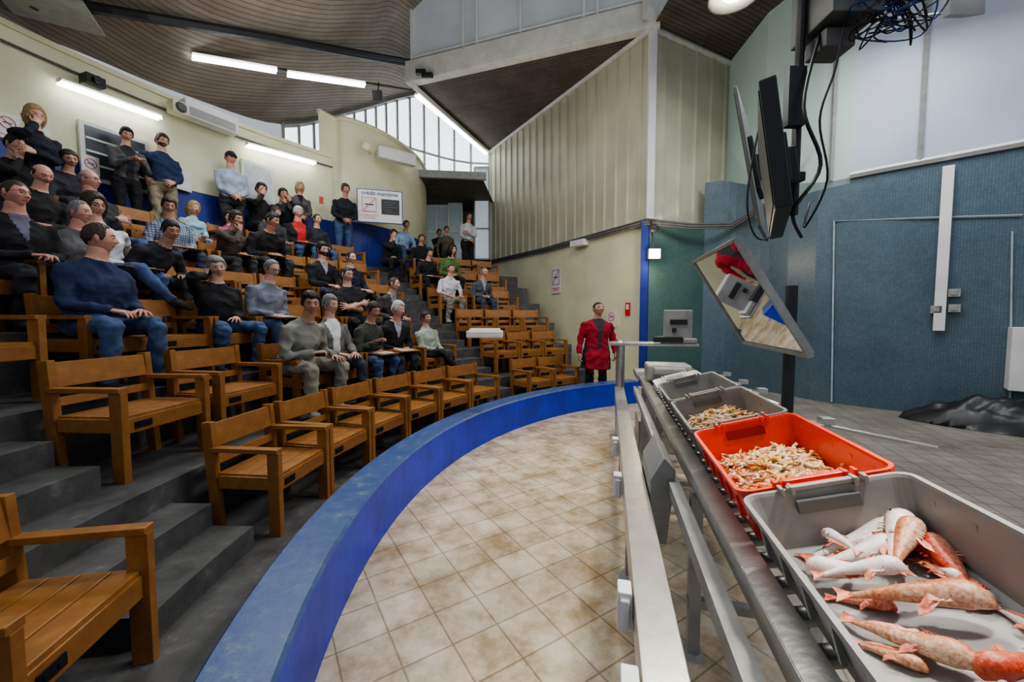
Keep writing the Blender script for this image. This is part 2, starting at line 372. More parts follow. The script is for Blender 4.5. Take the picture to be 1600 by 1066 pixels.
def prep(sp):
    sit=sp.get('sit',True);L=math.radians(sp.get('lean',5));fat=sp.get('fat',1.0);jk=sp.get('bulk',1.05)*1.0
    SL=math.radians(sp.get('slide',random.uniform(-5,5) if sit else random.uniform(-2,2)))
    hz=.51 if sit else .93
    u=Vector((math.sin(SL),math.sin(L),math.cos(L))).normalized();f=Vector((0,math.cos(L),-math.sin(L)));X=(f.cross(u)).normalized()
    hip=Vector((0,0,hz))
    mb=MB();w=.92 if sp.get('fem') else 1
    R=[(-.10,.10,.09,0),(-.07,.155,.115,0),(.0,.170,.125,0),(.10,.155,.120,.005),(.22,.155,.120,.01),(.33,.178,.122,.008),(.41,.192,.110,0),(.465,.165,.090,-.005),(.50,.110,.076,-.005),(.53,.072,.066,0),(.57,.058,.06,.005),(.64,.054,.057,.012)]
    if sp.get('long_top'):R=[(-.36,.185,.145,0),(-.355,.205,.165,0),(-.12,.195,.15,0)]+R[2:]
    if sp.get('fem'):R=[(t,a*(.88 if t>.05 and t<.3 else .93),b*(1.08 if .28<t<.40 else .92),y+(.015 if .28<t<.4 else 0)) for t,a,b,y in R]
    rg=[]
    for t,a,b,y in R:
        k=jk if t<.52 else 1
        bb=b*k*(fat if t<.35 else 1)
        c=hip+u*t+f*(y+(bb-b)*.3*(t<.35))
        rg.append([c+X*(a*k*(1+(fat-1)*.5)*math.cos(q))+f*(bb*math.sin(q)) for q in [2*PI*i/20 for i in range(20)]])
    mb.rings(rg)
    mb.tube([hip+u*.515+X*(.082*math.cos(q))+f*(.072*math.sin(q)-.004) for q in [2*PI*i/16 for i in range(17)]],.013,6)
    segs=[(hip-u*.10,hip+u*.0,.15,3),(hip+u*(.04 if not sp.get('long_top') else -.36),hip+u*.40,.15,1),(hip+u*.56,hip+u*.66,.055,0),(hip+u*.44-X*.13,hip+u*.44+X*.13,.085,1)]
    if sp.get('long_top'):segs[0]=(hip-u*.36,hip-u*.1,.17,1)
    neck=hip+u*.62;hd=(u*.5+Vector((0,0,1))).normalized()
    hc=neck+hd*.085+Vector((0,.022,0))
    sprd=sp.get('spread',.14);legs=sp.get('legs','norm')
    for s in (-1,1):
        hj=hip+Vector((s*.096,0,-.01))
        if sit:
            j1=random.uniform(-.03,.05);kn=Vector((s*(sprd+j1),.43,.515));an=Vector((s*sprd,.40+random.uniform(-.10,.03),.095));fd=Vector((s*.15,1,0)).normalized();fz=.042
            if legs=='cross' and s==1:
                kn=Vector((.05,.44,.60));an=Vector((-.12,.60,.30));fd=Vector((-.3,.9,-.35)).normalized();fz=None
        else:
            wd=sp.get('stance',.11);kn=Vector((s*(wd-.005),.02,.50));an=Vector((s*wd,-.02,.095));fd=Vector((s*.2,1,0)).normalized();fz=.042
        mid=(hj+kn)/2;mb.tube([hj,hj*.75+kn*.25,mid,kn*.9+hj*.1,kn,kn+(kn-hj).normalized()*.02],[.096,.096,.086,.070,.065,.045],12)
        m2=kn*.62+an*.38
        mb.tube([kn-(an-kn).normalized()*.02,kn,m2,kn*.25+an*.75,an,an+(an-kn).normalized()*.015],[.05,.066,.064,.055,.052,.051],12)
        segs+= [(hj,kn,.09,3),(kn,an+(kn-an)*.08,.062,3)]
        if fz is not None:b=Vector((an.x,an.y,fz))
        else:b=an+(an-kn).normalized()*.045
        mb.tube([b-fd*.065,b-fd*.05,b,b+fd*.09,b+fd*.16,b+fd*.185],[(.02,.025),(.038,.04),(.042,.045),(.047,.035),(.038,.028),(.015,.015)],12,up=(0,0,1) if fz else None)
        segs.append((b-fd*.05,b+fd*.16,.04,4))
    hrot=Matrix.Rotation(math.radians(sp.get('yaw',0)),4,'Z')@Matrix.Rotation(math.radians(sp.get('pitch',random.uniform(-9,2))),4,'X')@Matrix.Rotation(math.radians(sp.get('tilt',random.uniform(-8,8))),4,'Y')
    hands=[];arms=sp.get('arms','lap')
    if isinstance(arms,str):arms=(arms,arms)
    for s,am in ((1,arms[0]),(-1,arms[1])):
        S=hip+u*.43+X*(s*.183*w)
        pole=Vector((s*random.uniform(.4,.8),-.35,-1));zh=Vector((0,.2,1));yh=None;hk='relaxed'
        if am=='lap':T=hip+Vector((s*random.uniform(.03,.12),random.uniform(.24,.33),.12));zh=Vector((0,.3,1))
        elif am=='knee':T=Vector((s*(sprd),.36,hz+.10)) ;yh=Vector((-s*.2,1,-.15))
        elif am=='cross':T=hip+u*(.27 if s>0 else .22)+f*.20-X*(s*.09);yh=Vector((-s*1,.15,.1));zh=Vector((0,1,.2));pole=Vector((s*.8,.1,-1))
        elif am=='chin':T=hc+hrot.to_3x3()@Vector((s*.03,.10,-.175));yh=Vector((0,.0,1));zh=Vector((0,1,0));pole=Vector((s*.6,.5,-1));hk='grip'
        elif am=='mouth':T=hc+hrot.to_3x3()@Vector((s*.05,.14,-.13));yh=Vector((-s*.4,-.1,1));zh=Vector((0,1,0));pole=Vector((s*.8,.5,-1));hk='grip'
        elif am=='phone':T=hc+hrot.to_3x3()@Vector((s*.13,.04,-.09));yh=Vector((-s*.3,-.1,1));zh=Vector((s,0,0));pole=Vector((s*1,.3,-1));hk='grip'
        elif am=='side':T=hip+Vector((s*.29,.05,-.08));pole=Vector((s*.6,-1,0));zh=Vector((s,0,0));yh=Vector((0,.15,-1))
        elif am=='pocket':T=hip+Vector((s*.22,.09,.03));pole=Vector((s*1,-.9,0));zh=Vector((s,.3,0));yh=Vector((-s*.2,.3,-1))
        elif am=='hip':T=hip+Vector((s*.21,-.02,.08));pole=Vector((s*1,-.5,0));zh=Vector((s,.3,0));yh=Vector((-s*.2,.5,-1))
        elif am=='hold':T=hip+Vector((s*.07,.31,.26));hk='grip';yh=Vector((-s*.5,.8,.4));zh=Vector((0,-.2,1))
        elif am=='front':T=hip+Vector((s*.05,.22,.04));yh=Vector((-s*.8,.3,-.3));zh=Vector((0,1,.3))
        elif am=='phonelow':T=hip+Vector((s*.06,.34,.15));hk='grip'
        elif am=='prop':T=hip+Vector((s*.30,.02,.11));yh=Vector((0,1,-.1));pole=Vector((s*.8,-1,-.4))
        E,T=ik(S,T,.285,.255,pole)
        sl=jk
        mb.tube([S-(E-S).normalized()*.03,S,(S+E)/2,E,E+(E-S).normalized()*.012],[.05*sl,.066*sl,.055*sl,.048*sl,.035*sl],12)
        W=T
        short=sp.get('short')
        r3=(.042,.036,.028) if short else (.047*sl,.042*sl,.035*sl)
        mb.tube([E-(W-E).normalized()*.01,E,(E+W)/2,W,W+(W-E).normalized()*.004],[.035,r3[0]*1.03,r3[1],r3[2],.024],12)
        segs.append((S,E-(E-S)*.1,.062,1));segs.append((E-(E-S)*.05,W,.043,0 if short else 1))
        y=(yh or (W-E)).normalized();z=zh-y*zh.dot(y);z=z.normalized() if z.length>1e-4 else y.orthogonal();x=y.cross(z)
        M=Matrix((x*(-s),y,z)).transposed().to_4x4()
        M.translation=W
        hands.append((HANDS[hk],M,s))
    o=bpy.data.objects.new('tmp',mb.mesh('tmp',[]));COL.objects.link(o)
    md=o.modifiers.new('r','REMESH');md.mode='VOXEL';md.voxel_size=sp.get('vox',.013)
    sm=o.modifiers.new('s','SMOOTH');sm.factor=.5;sm.iterations=2
    return dict(o=o,segs=segs,hc=hc,hrot=hrot,hands=hands,hip=hip,u=u,f=f)
def finish(sp,pr,dg,idx_):
    ev=pr['o'].evaluated_get(dg);me=bpy.data.meshes.new_from_object(ev)
    n=len(me.vertices);V=np.empty(n*3);me.vertices.foreach_get('co',V);V=V.reshape(-1,3)
    NN=np.empty(n*3);me.vertices.foreach_get('normal',NN);NN=NN.reshape(-1,3)
    faces=[tuple(p.vertices) for p in me.polygons]
    C=np.empty(len(faces)*3);me.polygons.foreach_get('center',C);C=C.reshape(-1,3)
    D=[]
    for a,b,r,m in pr['segs']:
        a=np.array(a);b=np.array(b);ab=b-a;l=max(1e-9,ab.dot(ab));t=np.clip(((C-a)@ab)/l,0,1)
        D.append(np.linalg.norm(C-(a+t[:,None]*ab),axis=1)-r)
    idx=np.argmin(np.array(D),axis=0);mi=np.array([s[3] for s in pr['segs']])[idx]
    hip=np.array(pr['hip']);u=np.array(pr['u']);f=np.array(pr['f'])
    T=(C-hip)@u;Y=(C-hip)@f
    if sp.get('inner') is not None:
        op=sp.get('open',.0)
        m=(mi==1)&(Y>.045)&(np.abs(C[:,0]-T*u[0])<(op+np.clip((T-.30)*.30,0,.06)))&(T>.0)&(T<.54)
        mi[m]=2
    mi[(T>.527)&(T<.75)&(np.abs(C[:,0])<.14)&(mi==1)&(np.linalg.norm(C-hip-u*T[:,None],axis=1)<.074)]=0
    amp=np.zeros(n)
    for k,fc in enumerate(faces):
        if mi[k] in (1,3):
            for q in fc:amp[q]=1
    for q in range(n):
        if amp[q]:
            p=Vector(V[q])*8.5+Vector((idx_*7.3,0,0))
            h=1-abs(mathutils.noise.noise(p))*3.2;h2=mathutils.noise.noise(p*.45)
            V[q]+=NN[q]*(.0095*h+.010*h2-.004)
    mb=MB();mb.v=[tuple(x) for x in V];mb.f=faces;mb.m=[int(x) for x in mi]
    fr=random.Random(idx_);hs=sp.get('hs',.96);hm=Matrix.Translation(pr['hc'])@pr['hrot']@Matrix.Diagonal((hs*fr.uniform(.94,1.06),hs,hs*fr.uniform(.95,1.03),1))
    h=HEADS[1 if sp.get('beard') else 0]
    mb.add([hm@Vector(v) for v in h.v],h.f,list(h.m))
    for hd,M,s in pr['hands']:
        mb.add([M@Vector(v) for v in hd.v],hd.f,0)
    bpy.data.objects.remove(pr['o'])
    bpy.data.meshes.remove(me)
    hc=HC[sp.get('hc','brown')]
    mats=[SK[sp.get('skin',0)],cloth(sp['top']),cloth(sp.get('inner') or sp['top']),cloth(sp['pants']),cloth(sp.get('shoes',(.03,.028,.025))),hc,M_lip,M_ew,M_ed]
    o=top('person',mb,mats,sp['label'],'person',smooth=True,center=False)
    sc=sp.get('scale',1);wx=sp.get('wide',1.02)
    o.location=sp['loc'];o.rotation_euler=(0,0,sp['rz']);o.scale=(sc*wx,sc*wx,sc)
    def kid(name,me,mat):
        me=me.copy();me.materials.clear();me.materials.append(mat)
        k=bpy.data.objects.new(name,me);COL.objects.link(k);k.parent=o;k.matrix_local=hm;return k
    st=sp.get('hair','short')
    if st!='none':kid('hair',HAIR[st],hc)
    if sp.get('cap'):kid('cap',CAP,cloth(sp['cap']))
    if sp.get('glasses'):kid('glasses',GL,M_black)
    if sp.get('phone'):
        M=pr['hands'][0][1];m=MB();m.box((0,.07,-.035),(.05,.12,.012));me=m.mesh('mobile_phone',[M_black],False,.003)
        ph=bpy.data.objects.new('mobile_phone',me);COL.objects.link(ph);ph.matrix_basis=Matrix.Translation(sp['loc'])@Matrix.Rotation(sp['rz'],4,'Z')@Matrix.Diagonal((sc*wx,sc*wx,sc,1))@M
        tag(ph,'small black mobile phone held in a hand','phone')
    return o
RK={1:6.05,2:6.95,3:7.82,4:8.67,5:9.52,6:10.25,7:10.85}
ZK={1:0,2:.46,3:.94,4:1.43,5:1.93,6:2.4,7:2.8}
BLK=(.014,.014,.016);NAV=(.02,.032,.085);JEAN=(.06,.10,.20);KHK=(.32,.27,.17);DGR=(.05,.052,.055)
P=[]
def add(u,v,row,top_,pants,label,**k):
    k.update(u=u,v=v,row=row,top=top_,pants=pants,label=label);P.append(k)
add(455,463,2,'knit',(.27,.25,.19),'man in striped grey sweater and khaki trousers leaning forward',hair='side',hc='black',yaw=-35,lean=22,arms=('phonelow','knee'),fat=1.15,skin=1,vox=.011,spread=.18,shoes=(.4,.38,.34),phone=1,wide=1.06)
add(512,465,2,(.16,.15,.14),(.04,.05,.07),'grey-haired man in grey vest over white shirt, hands in lap',hair='side',hc='grey',yaw=10,lean=2,arms='lap',inner=(.7,.7,.7),open=.05,fat=1.05,vox=.011,tilt=0)
add(565,475,2,(.055,.06,.045),JEAN,'dark-haired man in dark green sweater writing on a board',hair='short',hc='brown',yaw=-5,pitch=-18,lean=16,arms=('hold','lap'),skin=1,vox=.012)
add(607,475,2,BLK,(.035,.04,.05),'smiling white-haired man in black jacket',hair='side',hc='white',yaw=20,lean=18,arms='lap',inner=(.35,.36,.4),vox=.012)
add(668,492,2,(.36,.40,.32),BLK,'boy in pale green shirt with legs crossed',hair='short',hc='brown',yaw=0,lean=-2,arms='lap',legs='cross',scale=.9,hs=1.03,vox=.012,shoes=(.2,.2,.2))
add(135,360,3,NAV,JEAN,'man in navy sweater and jeans turning his head',hair='receding',hc='brown',yaw=50,lean=5,arms='lap',fat=1.15,skin=2,vox=.011,bulk=1.08,wide=1.05,scale=1.07,spread=.17,phone=1)
add(335,407,3,BLK,JEAN,'grey-haired man in black sweater talking on a phone',hair='side',hc='grey',yaw=-20,pitch=-8,tilt=10,lean=8,arms=('phone','lap'),fat=1.15,vox=.011,bulk=1.1,wide=1.07,phone=1,spread=.18)
add(405,408,3,(.18,.20,.245),JEAN,'man in blue-grey sweater with glasses looking down',hair='receding',hc='grey',glasses=1,yaw=0,pitch=-20,lean=10,arms='lap',fat=1.15,vox=.012,wide=1.05)
add(545,420,3,BLK,BLK,'bald man in black shirt with crossed arms',hair='shaved',hc='black',yaw=8,lean=0,arms='cross',short=1,fat=1.1)
add(600,437,3,(.06,.055,.05),DGR,'man in dark brown jacket leaning forward',hair='receding',hc='brown',yaw=30,lean=18,arms='knee',inner=(.25,.25,.27))
add(18,290,4,BLK,(.03,.03,.04),'balding man with glasses in black jacket holding a phone',hair='shaved',hc='brown',glasses=1,yaw=20,lean=10,arms='phonelow',inner=(.15,.15,.2),fat=1.15,skin=2,vox=.012,phone=1,wide=1.05)
add(105,325,4,(.13,.13,.135),DGR,'grey-haired man in dark grey pullover',hair='receding',hc='grey',yaw=25,lean=10,arms='lap',skin=2,fat=1.1,vox=.012,wide=1.03)
add(164,308,4,(.62,.63,.64),JEAN,'brunette woman in white top and jeans leaning on one hand',hair='long',hc='brown',fem=1,yaw=0,lean=-4,arms=('lap','prop'),legs='cross',glasses=1,vox=.012,slide=7,pitch=-10)
add(215,352,4,(.02,.022,.03),DGR,'dark-haired man in dark jacket bending forward over papers',hair='short',hc='black',yaw=-15,pitch=-15,lean=34,arms='knee',skin=1)
add(262,315,5,'grid',(.04,.05,.08),'man in plaid shirt and dark jeans writing',hair='side',hc='brown',yaw=-15,pitch=-16,lean=10,arms='lap',fat=1.2,skin=1,wide=1.06)
add(40,270,5,(.025,.022,.022),BLK,'bald man in dark brown jacket looking down',hair='balding',hc='brown',yaw=5,pitch=-25,lean=16,arms='lap',skin=2)
add(148,270,5,(.035,.035,.038),JEAN,'bald man with glasses in dark jacket',hair='balding',hc='grey',glasses=1,yaw=25,lean=-2,arms='cross',inner=(.3,.3,.33),fat=1.15,skin=2)
add(347,335,5,(.065,.052,.04),DGR,'man in brown jacket resting chin on hand',hair='side',hc='brown',yaw=5,lean=20,arms=('chin','lap'),skin=1,wide=1.05)
add(402,338,5,BLK,(.03,.03,.035),'man in black hooded jacket leaning over a board',hair='short',hc='black',yaw=20,pitch=-16,lean=28,arms='lap',skin=1,wide=1.08)
add(500,382,4,BLK,(.03,.035,.05),'dark-haired man in black jacket and grey scarf',hair='side',hc='black',yaw=5,lean=5,arms='lap',inner=(.3,.3,.3),beard=1)
add(547,396,4,(.02,.025,.045),BLK,'man in dark blue jacket seated behind others',hair='receding',hc='black',yaw=0,lean=5,arms='lap')
add(12,215,6,BLK,BLK,'dark-haired man in black coat',hair='short',hc='black',yaw=25,lean=5,arms=('chin','lap'))
add(96,266,6,(.03,.032,.04),BLK,'man in dark jacket seated behind the bald man',hair='short',hc='brown',yaw=-15,lean=14,pitch=-14,arms='lap',skin=1)
add(55,203,6.5,(.015,.017,.028),BLK,'blond woman in dark jacket with hand to her mouth',hair='long',hc='blond',fem=1,sit=False,yaw=0,lean=2,arms=('mouth','cross'))
add(297,320,6,(.30,.50,.55),(.25,.3,.4),'girl in light blue top',hair='long',hc='blond',fem=1,scale=.78,hs=1.15,yaw=15,arms='lap',lean=2)
add(359,315,6,(.45,.10,.22),(.2,.1,.2),'girl in patterned pink top',hair='long',hc='black',fem=1,scale=.76,hs=1.15,yaw=-15,arms='lap',lean=2)
add(400,288,7,BLK,BLK,'dark-haired person in black raising a hand to the face',hair='side',hc='black',yaw=10,lean=8,arms=('mouth','lap'),slide=-3)
add(434,297,7,BLK,BLK,'person in black with both hands near the face',hair='short',hc='black',yaw=-10,lean=16,arms=('chin','mouth'),skin=1,slide=2)
add(463,326,6,BLK,JEAN,'white-haired man in red shirt and black vest',hair='side',hc='white',yaw=5,lean=5,arms='lap',inner=(.5,.03,.03),open=.07,fat=1.25,skin=2,wide=1.05)
add(418,332,6,DGR,DGR,'man in dark grey jacket among spectators',hair='short',hc='brown',yaw=25,lean=14,arms='knee',skin=1)
add(493,338,6,(.03,.03,.035),JEAN,'man in dark jacket and jeans seated by the wall',hair='receding',hc='brown',yaw=10,lean=8,arms='lap')
add(194,210,7,(.10,.095,.10),BLK,'dark-haired woman in grey cardigan holding a camera',hair='side',hc='black',fem=1,sit=False,arms='hold',yaw=-10,pitch=-14,inner=(.03,.03,.035),open=.05,lean=2,skin=0)
add(250,210,7,NAV,KHK,'standing man in navy sweater and khaki trousers, hand on hip',hair='side',hc='brown',sit=False,arms=('hip','front'),yaw=0,lean=0,bulk=1.1,beard=1)
add(360,238,7,(.36,.42,.50),DGR,'standing man in light blue shirt and dark cap',hair='short',hc='brown',cap=(.015,.02,.04),sit=False,arms='front',yaw=10,lean=0,bulk=1.1,fat=1.15,skin=2)
add(465,293,7,(.09,.085,.08),DGR,'standing blond woman in grey cardigan',hair='long',hc='blond',fem=1,sit=False,arms='front',yaw=0,inner=(.02,.02,.02))
add(535,292,6.6,(.02,.022,.03),JEAN,'standing man in dark jacket and jeans leaning forward',hair='side',hc='brown',sit=False,arms='front',yaw=5,lean=14,skin=1)
add(605,362,6,BLK,BLK,'man in black with hand on chin',hair='side',hc='black',yaw=10,lean=14,arms=('chin','lap'))
add(628,349,6.5,(.25,.36,.52),JEAN,'man in light blue shirt and jeans',hair='short',hc='black',yaw=0,lean=12,arms='knee',skin=1,sit=True)
add(655,372,6,BLK,DGR,'man in black jumper seated in an upper row',hair='short',hc='brown',yaw=5,lean=8,arms='lap',skin=1)
add(663,392,5,BLK,BLK,'person in black writing',hair='side',hc='black',yaw=0,pitch=-14,lean=20,arms='lap')
add(697,380,5,(.10,.16,.05),BLK,'dark-haired woman with green top and black jacket',hair='long',hc='black',fem=1,yaw=20,lean=16,arms='lap')
add(697,415,4,(.55,.56,.60),(.26,.23,.18),'man in printed white T-shirt and beige trousers',hair='shaved',hc='brown',yaw=0,lean=10,arms='knee',short=1,fat=1.1,skin=2,shoes=(.3,.3,.3),wide=1.05)
add(747,422,4,(.08,.085,.095),(.05,.06,.09),'man with glasses in dark grey jacket',hair='receding',hc='grey',glasses=1,yaw=-5,lean=20,arms='lap',fat=1.05,inner=(.3,.33,.4),wide=1.05)
add(730,333,7,(.5,.5,.52),BLK,'standing man in white and black shirt pointing',hair='short',hc='black',sit=False,arms=('front','cross'),yaw=0,lean=4,skin=1)
add(697,357,8,(.16,.14,.10),DGR,'person in khaki jacket standing in the corridor',hair='short',hc='brown',sit=False,arms='side',yaw=0)
add(684,362,8.5,BLK,BLK,'person in dark clothes standing in the corridor',hair='short',hc='black',sit=False,arms='cross',yaw=10,skin=1)
add(929,476,0,(.30,.008,.02),(.02,.02,.024),'man in red jacket looking up at a screen',hair='shaved',hc='black',sit=False,arms=('side','side'),yaw=8,pitch=14,tilt=0,lean=0,bulk=1.16,inner=(.04,.03,.035),open=.035,long_top=1,skin=1,vox=.011,wide=1.15,hs=1.05)
seats={}
for sp in P:
    row=sp['row'];u,v=sp['u'],sp['v'];sit=sp.get('sit',True)
    if row==0:
        p=at_d(u,v,7.47);sp['loc']=Vector((p.x+.04,p.y,0));dirv=Vector((.0,-1,0))
        sp['rz']=math.atan2(dirv.y,dirv.x)-PI/2+.12
        sp['scale']=1.05;continue
    if row==8:r=12.3;z=2.8
    elif row==8.5:r=12.8;z=2.8
    elif row==6.6:r,z=10.68,2.8
    elif row==6.5:r,z=(10.68,2.8) if sit else (10.2,2.4)
    else:r=RK[row];z=ZK[row]
    p=on_r(u,v,r);a=phi(p)
    if row<=6:seats.setdefault(row,[]).append(a)
    sp['loc']=pol(r,a,z)
    sp['rz']=math.radians(a+180)-PI/2+math.radians(sp.get('turn',random.uniform(-9,9)))
    hgt=(1.31 if sit else 1.745)-(1-math.cos(math.radians(sp.get('lean',5))))*.8
    s=(p.z-z)/hgt
    if 'scale' not in sp:sp['scale']=max(.97,min(1.09,s))
prs=[prep(sp) for sp in P]
bpy.context.view_layer.update();dg=bpy.context.evaluated_depsgraph_get()
for i_,(sp,pr) in enumerate(zip(P,prs)):sp['obj']=finish(sp,pr,dg,i_)

# ================= SHELL =================
sp0=lambda s,t:tuple(cv(s,t,0))
poly('floor',[sp0(-9,-3),sp0(.95,-3),sp0(.95,12),sp0(-9,12)],M_floor)
poly('floor.001',[sp0(.95,-3),sp0(9,-3),sp0(9,12),sp0(.95,12)],M_floor2)
prof=[(5.28,0.004),(6.4,.004),(6.4,.46),(7.25,.46),(7.25,.94),(8.1,.94),(8.1,1.43),(8.95,1.43),(8.95,1.93),(9.75,1.93),(9.75,2.4),(10.5,2.4),(10.5,2.8),(12.9,2.8)]
mb=MB();ph=[112+i*2 for i in range(58)]
n=len(prof)
vs=[tuple(pol(r,a,z)) for a in ph for r,z in prof]
fs=[(i*n+k,(i+1)*n+k,(i+1)*n+k+1,i*n+k+1) for i in range(len(ph)-1) for k in range(n-1)]
mb.add(vs,fs)
cap=[tuple(pol(r,112,z)) for r,z in prof]+[tuple(pol(12.9,112,0)),tuple(pol(5.28,112,0))]
mb.add(cap,[tuple(range(len(cap)))])
top('floor.002',mb,[M_conc],struct=True,center=False)
mb=MB()
def sect(mb,r0,r1,a0,a1,z0,z1,k=6,mat=0):
    A=[a0+(a1-a0)*i/k for i in range(k+1)];vs=[]
    for a in A:
        for r,z in ((r0,z0),(r1,z0),(r1,z1),(r0,z1)):vs.append(tuple(pol(r,a,z)))
    fs=[(i*4+j,(i+1)*4+j,(i+1)*4+(j+1)%4,i*4+(j+1)%4) for i in range(k) for j in range(4)]
    fs+=[(3,2,1,0),(k*4,k*4+1,k*4+2,k*4+3)]
    mb.add(vs,fs,mat)
edges=[6.4,7.25,8.1,8.95,9.75,10.5];zs=[0,.46,.94,1.43,1.93,2.4,2.8]
for a0,a1 in ((132.2,137.6),(180.4,192)):
    for i,e in enumerate(edges):
        dz=(zs[i+1]-zs[i])/3
        b0=a0 if (i or a0<150) else 179
        if i>=2 and a0>150:b0=182.6
        sect(mb,e-.56,e+.002,b0,a1 if a0<150 or i else 187,zs[i],zs[i]+dz);sect(mb,e-.28,e+.002,b0,a1,zs[i]+dz,zs[i]+2*dz)
top('floor.003',mb,[M_conc],struct=True,center=False)
mb=MB()
A=[111+i*2 for i in range(64)];pr_=[(5.02,0),(5.28,0),(5.28,.39),(5.265,.405),(5.035,.405),(5.02,.39)]
vs=[tuple(pol(r,a,z)) for a in A for r,z in pr_];k=len(pr_)
for i in range(len(A)-1):
    for j in range(k):
        mb.f.append((i*k+j,i*k+(j+1)%k,(i+1)*k+(j+1)%k,(i+1)*k+j));mb.m.append({2:1,3:1,4:1}.get(j,0))
mb.v=vs;mb.f.append(tuple(range(k)));mb.m.append(0);mb.f.append(tuple(range((len(A)-1)*k,len(A)*k)));mb.m.append(0)
top('low_barrier_wall',mb,[M_bluein,M_bluetop],'curved low concrete barrier painted blue with worn top around tiled ring','barrier')
AB=[139+i*1.5 for i in range(32)]
R0=11.2
ptsb=[tuple(pol(R0,a)) for a in AB]
strip('wall_back',ptsb,3.9,5.4,M_cream)
strip('wall_back_blue',[tuple(pol(R0-.004,a)) for a in AB],2.8,3.9,M_blue)
mb=MB();sect(mb,R0-.03,R0+.35,139,185,5.4,5.48,30);top('trim_1',mb,[M_cream],struct=True)
mb=MB();mb.tube([pol(R0-.03,a,5.18) for a in AB],.018,6);top('trim_2',mb,[M_greyd],struct=True)
bp=[(530,10.0),(545,10.0),(575,10.3),(605,10.8),(630,11.4),(650,12.1),(662,12.8),(668,13.6),(669,14.6)]
bpts=[((u-800)/F*d,d) for u,d in bp];bpts=[tuple(pol(R0,140.5))[:2]]+bpts
def smooth2(pts,k=4):
    out=[];n=len(pts)
    for i in range(n-1):
        p0,p1,p2,p3=[Vector(pts[max(0,min(n-1,j))]) for j in (i-1,i,i+1,i+2)]
        for q in range(k):
            t=q/k;out.append(.5*((2*p1)+(-p0+p2)*t+(2*p0-5*p1+4*p2-p3)*t*t+(-p0+3*p1-3*p2+p3)*t**3))
    out.append(Vector(pts[-1]));return out
bs=smooth2(bpts)
strip('wall_booth',[tuple(p) for p in bs],3.95,6.4,M_cream)
strip('wall_booth_blue',[tuple(p+Vector((.003,-.003))) for p in bs],2.2,3.95,M_blue)
mb=MB();mb.tube([(p.x,p.y,6.4) for p in bs],[.06]*len(bs),6);top('trim_3',mb,[M_cream],struct=True)
# ceiling
Lp=[(-9.5,3,5.7),(-7.25,5.5,5.62),(-6.64,6.35,5.62),(-6.1,7.6,5.68),(-5.85,10.5,6.5),(-4.85,12.6,7.9),(-3.55,14.2,9.2),(-.9,15.6,10.4),(4,14,11)]
Up=[(0,1,8.5),(.5,1.5,8.5),(.5,2,8.6),(.3,2.8,8.8),(0,3.6,9.2),(-.5,4.2,9.8),(-1,4.6,10.4),(1.5,6,12),(4,6,12.5)]
Ls=smooth2(Lp,5);Us=smooth2(Up,5)
mb=MB();mb.uv=[];G=16;m=len(Ls)
grid=[[Ls[i].lerp(Us[i],j/G) for j in range(G+1)] for i in range(m)]
for i in range(m):mb.v.extend([tuple(p) for p in grid[i]])
for i in range(m-1):
    for j in range(G):
        q=[(i,j),(i+1,j),(i+1,j+1),(i,j+1)]
        mb.f.append(tuple(a*(G+1)+b for a,b in q));mb.m.append(0)
        mb.uv.append([(grid[a][b].y*.95+grid[a][b].x*.3,grid[a][b].x*.95-grid[a][b].y*.3) for a,b in q])
top('ceiling',mb,[M_ceil],struct=True,center=False,smooth=True)
bvh=BVHTree.FromPolygons([Vector(v) for v in mb.v],mb.f)
def chit(u,v,off=.15):
    r=ray(u,v);h=bvh.ray_cast(Vector((0,0,H)),r.normalized())
    if h[0] is None:return at_d(u,v,9)
    l=(h[0]-Vector((0,0,H)));return Vector((0,0,H))+l*(1-off/max(.2,abs(r.normalized().dot(h[1])))/l.length)
cl=[p for p in Ls if p.y>10 and p.x<0]
strip('window_1',[(p.x+.02,p.y-.05) for p in cl],[6.0]*len(cl),[p.z for p in cl],M_sky)
mb=MB()
for i,p in enumerate(cl):
    mb.tube([(p.x+.04,p.y-.1,6.0),(p.x+.04,p.y-.1,p.z)],.045,4)
mb.tube([(p.x+.04,p.y-.1,p.z-.05) for p in cl],.08,4);mb.tube([(p.x+.04,p.y-.1,min(p.z,7.4)) for p in cl],.04,4)
top('trim_4',mb,[M_steelb],struct=True)
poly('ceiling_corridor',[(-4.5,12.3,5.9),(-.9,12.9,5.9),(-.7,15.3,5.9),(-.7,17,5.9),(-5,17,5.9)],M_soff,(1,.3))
M_corr=simple('corridor_wall',(.20,.21,.19),.7)
strip('wall_far',[(-7.5,12.5),(-5,15.5),(-4.6,16.6),(-.6,16.6),(-.85,15.4)],2.7,6.1,M_corr)
mb=MB();mb.box((-2.6,12.55,5.98),(3.6,.12,.22),0,Matrix.Rotation(.12,3,'Z'));top('trim_5',mb,[M_steelb],struct=True)
poly('floor.004',[(-7,11.5,2.79),(-.9,15.0,2.79),(-.6,16.8,2.79),(-6,16.8,2.79)],M_conc)
def glazed(name,u0,u1,v0,v1,d,nx,ny,pane,frame,fw=.05):
    a=at_d(u0,v1,d);b=at_d(u1,v0,d)
    mb=MB();mb.add([(a.x,d,a.z),(b.x,d,a.z),(b.x,d,b.z),(a.x,d,b.z)],[(0,1,2,3)])
    o=top(name,mb,[pane],struct=True);m2=MB()
    for i in range(nx+1):
        x=a.x+(b.x-a.x)*i/nx;m2.box((x,d-.03,(a.z+b.z)/2),(fw,.06,b.z-a.z))
    for i in range(ny+1):
        z=a.z+(b.z-a.z)*i/ny;m2.box(((a.x+b.x)/2,d-.03,z),(b.x-a.x,.06,fw))
    part('frame',m2,[frame],o,world=True,struct=True);return o
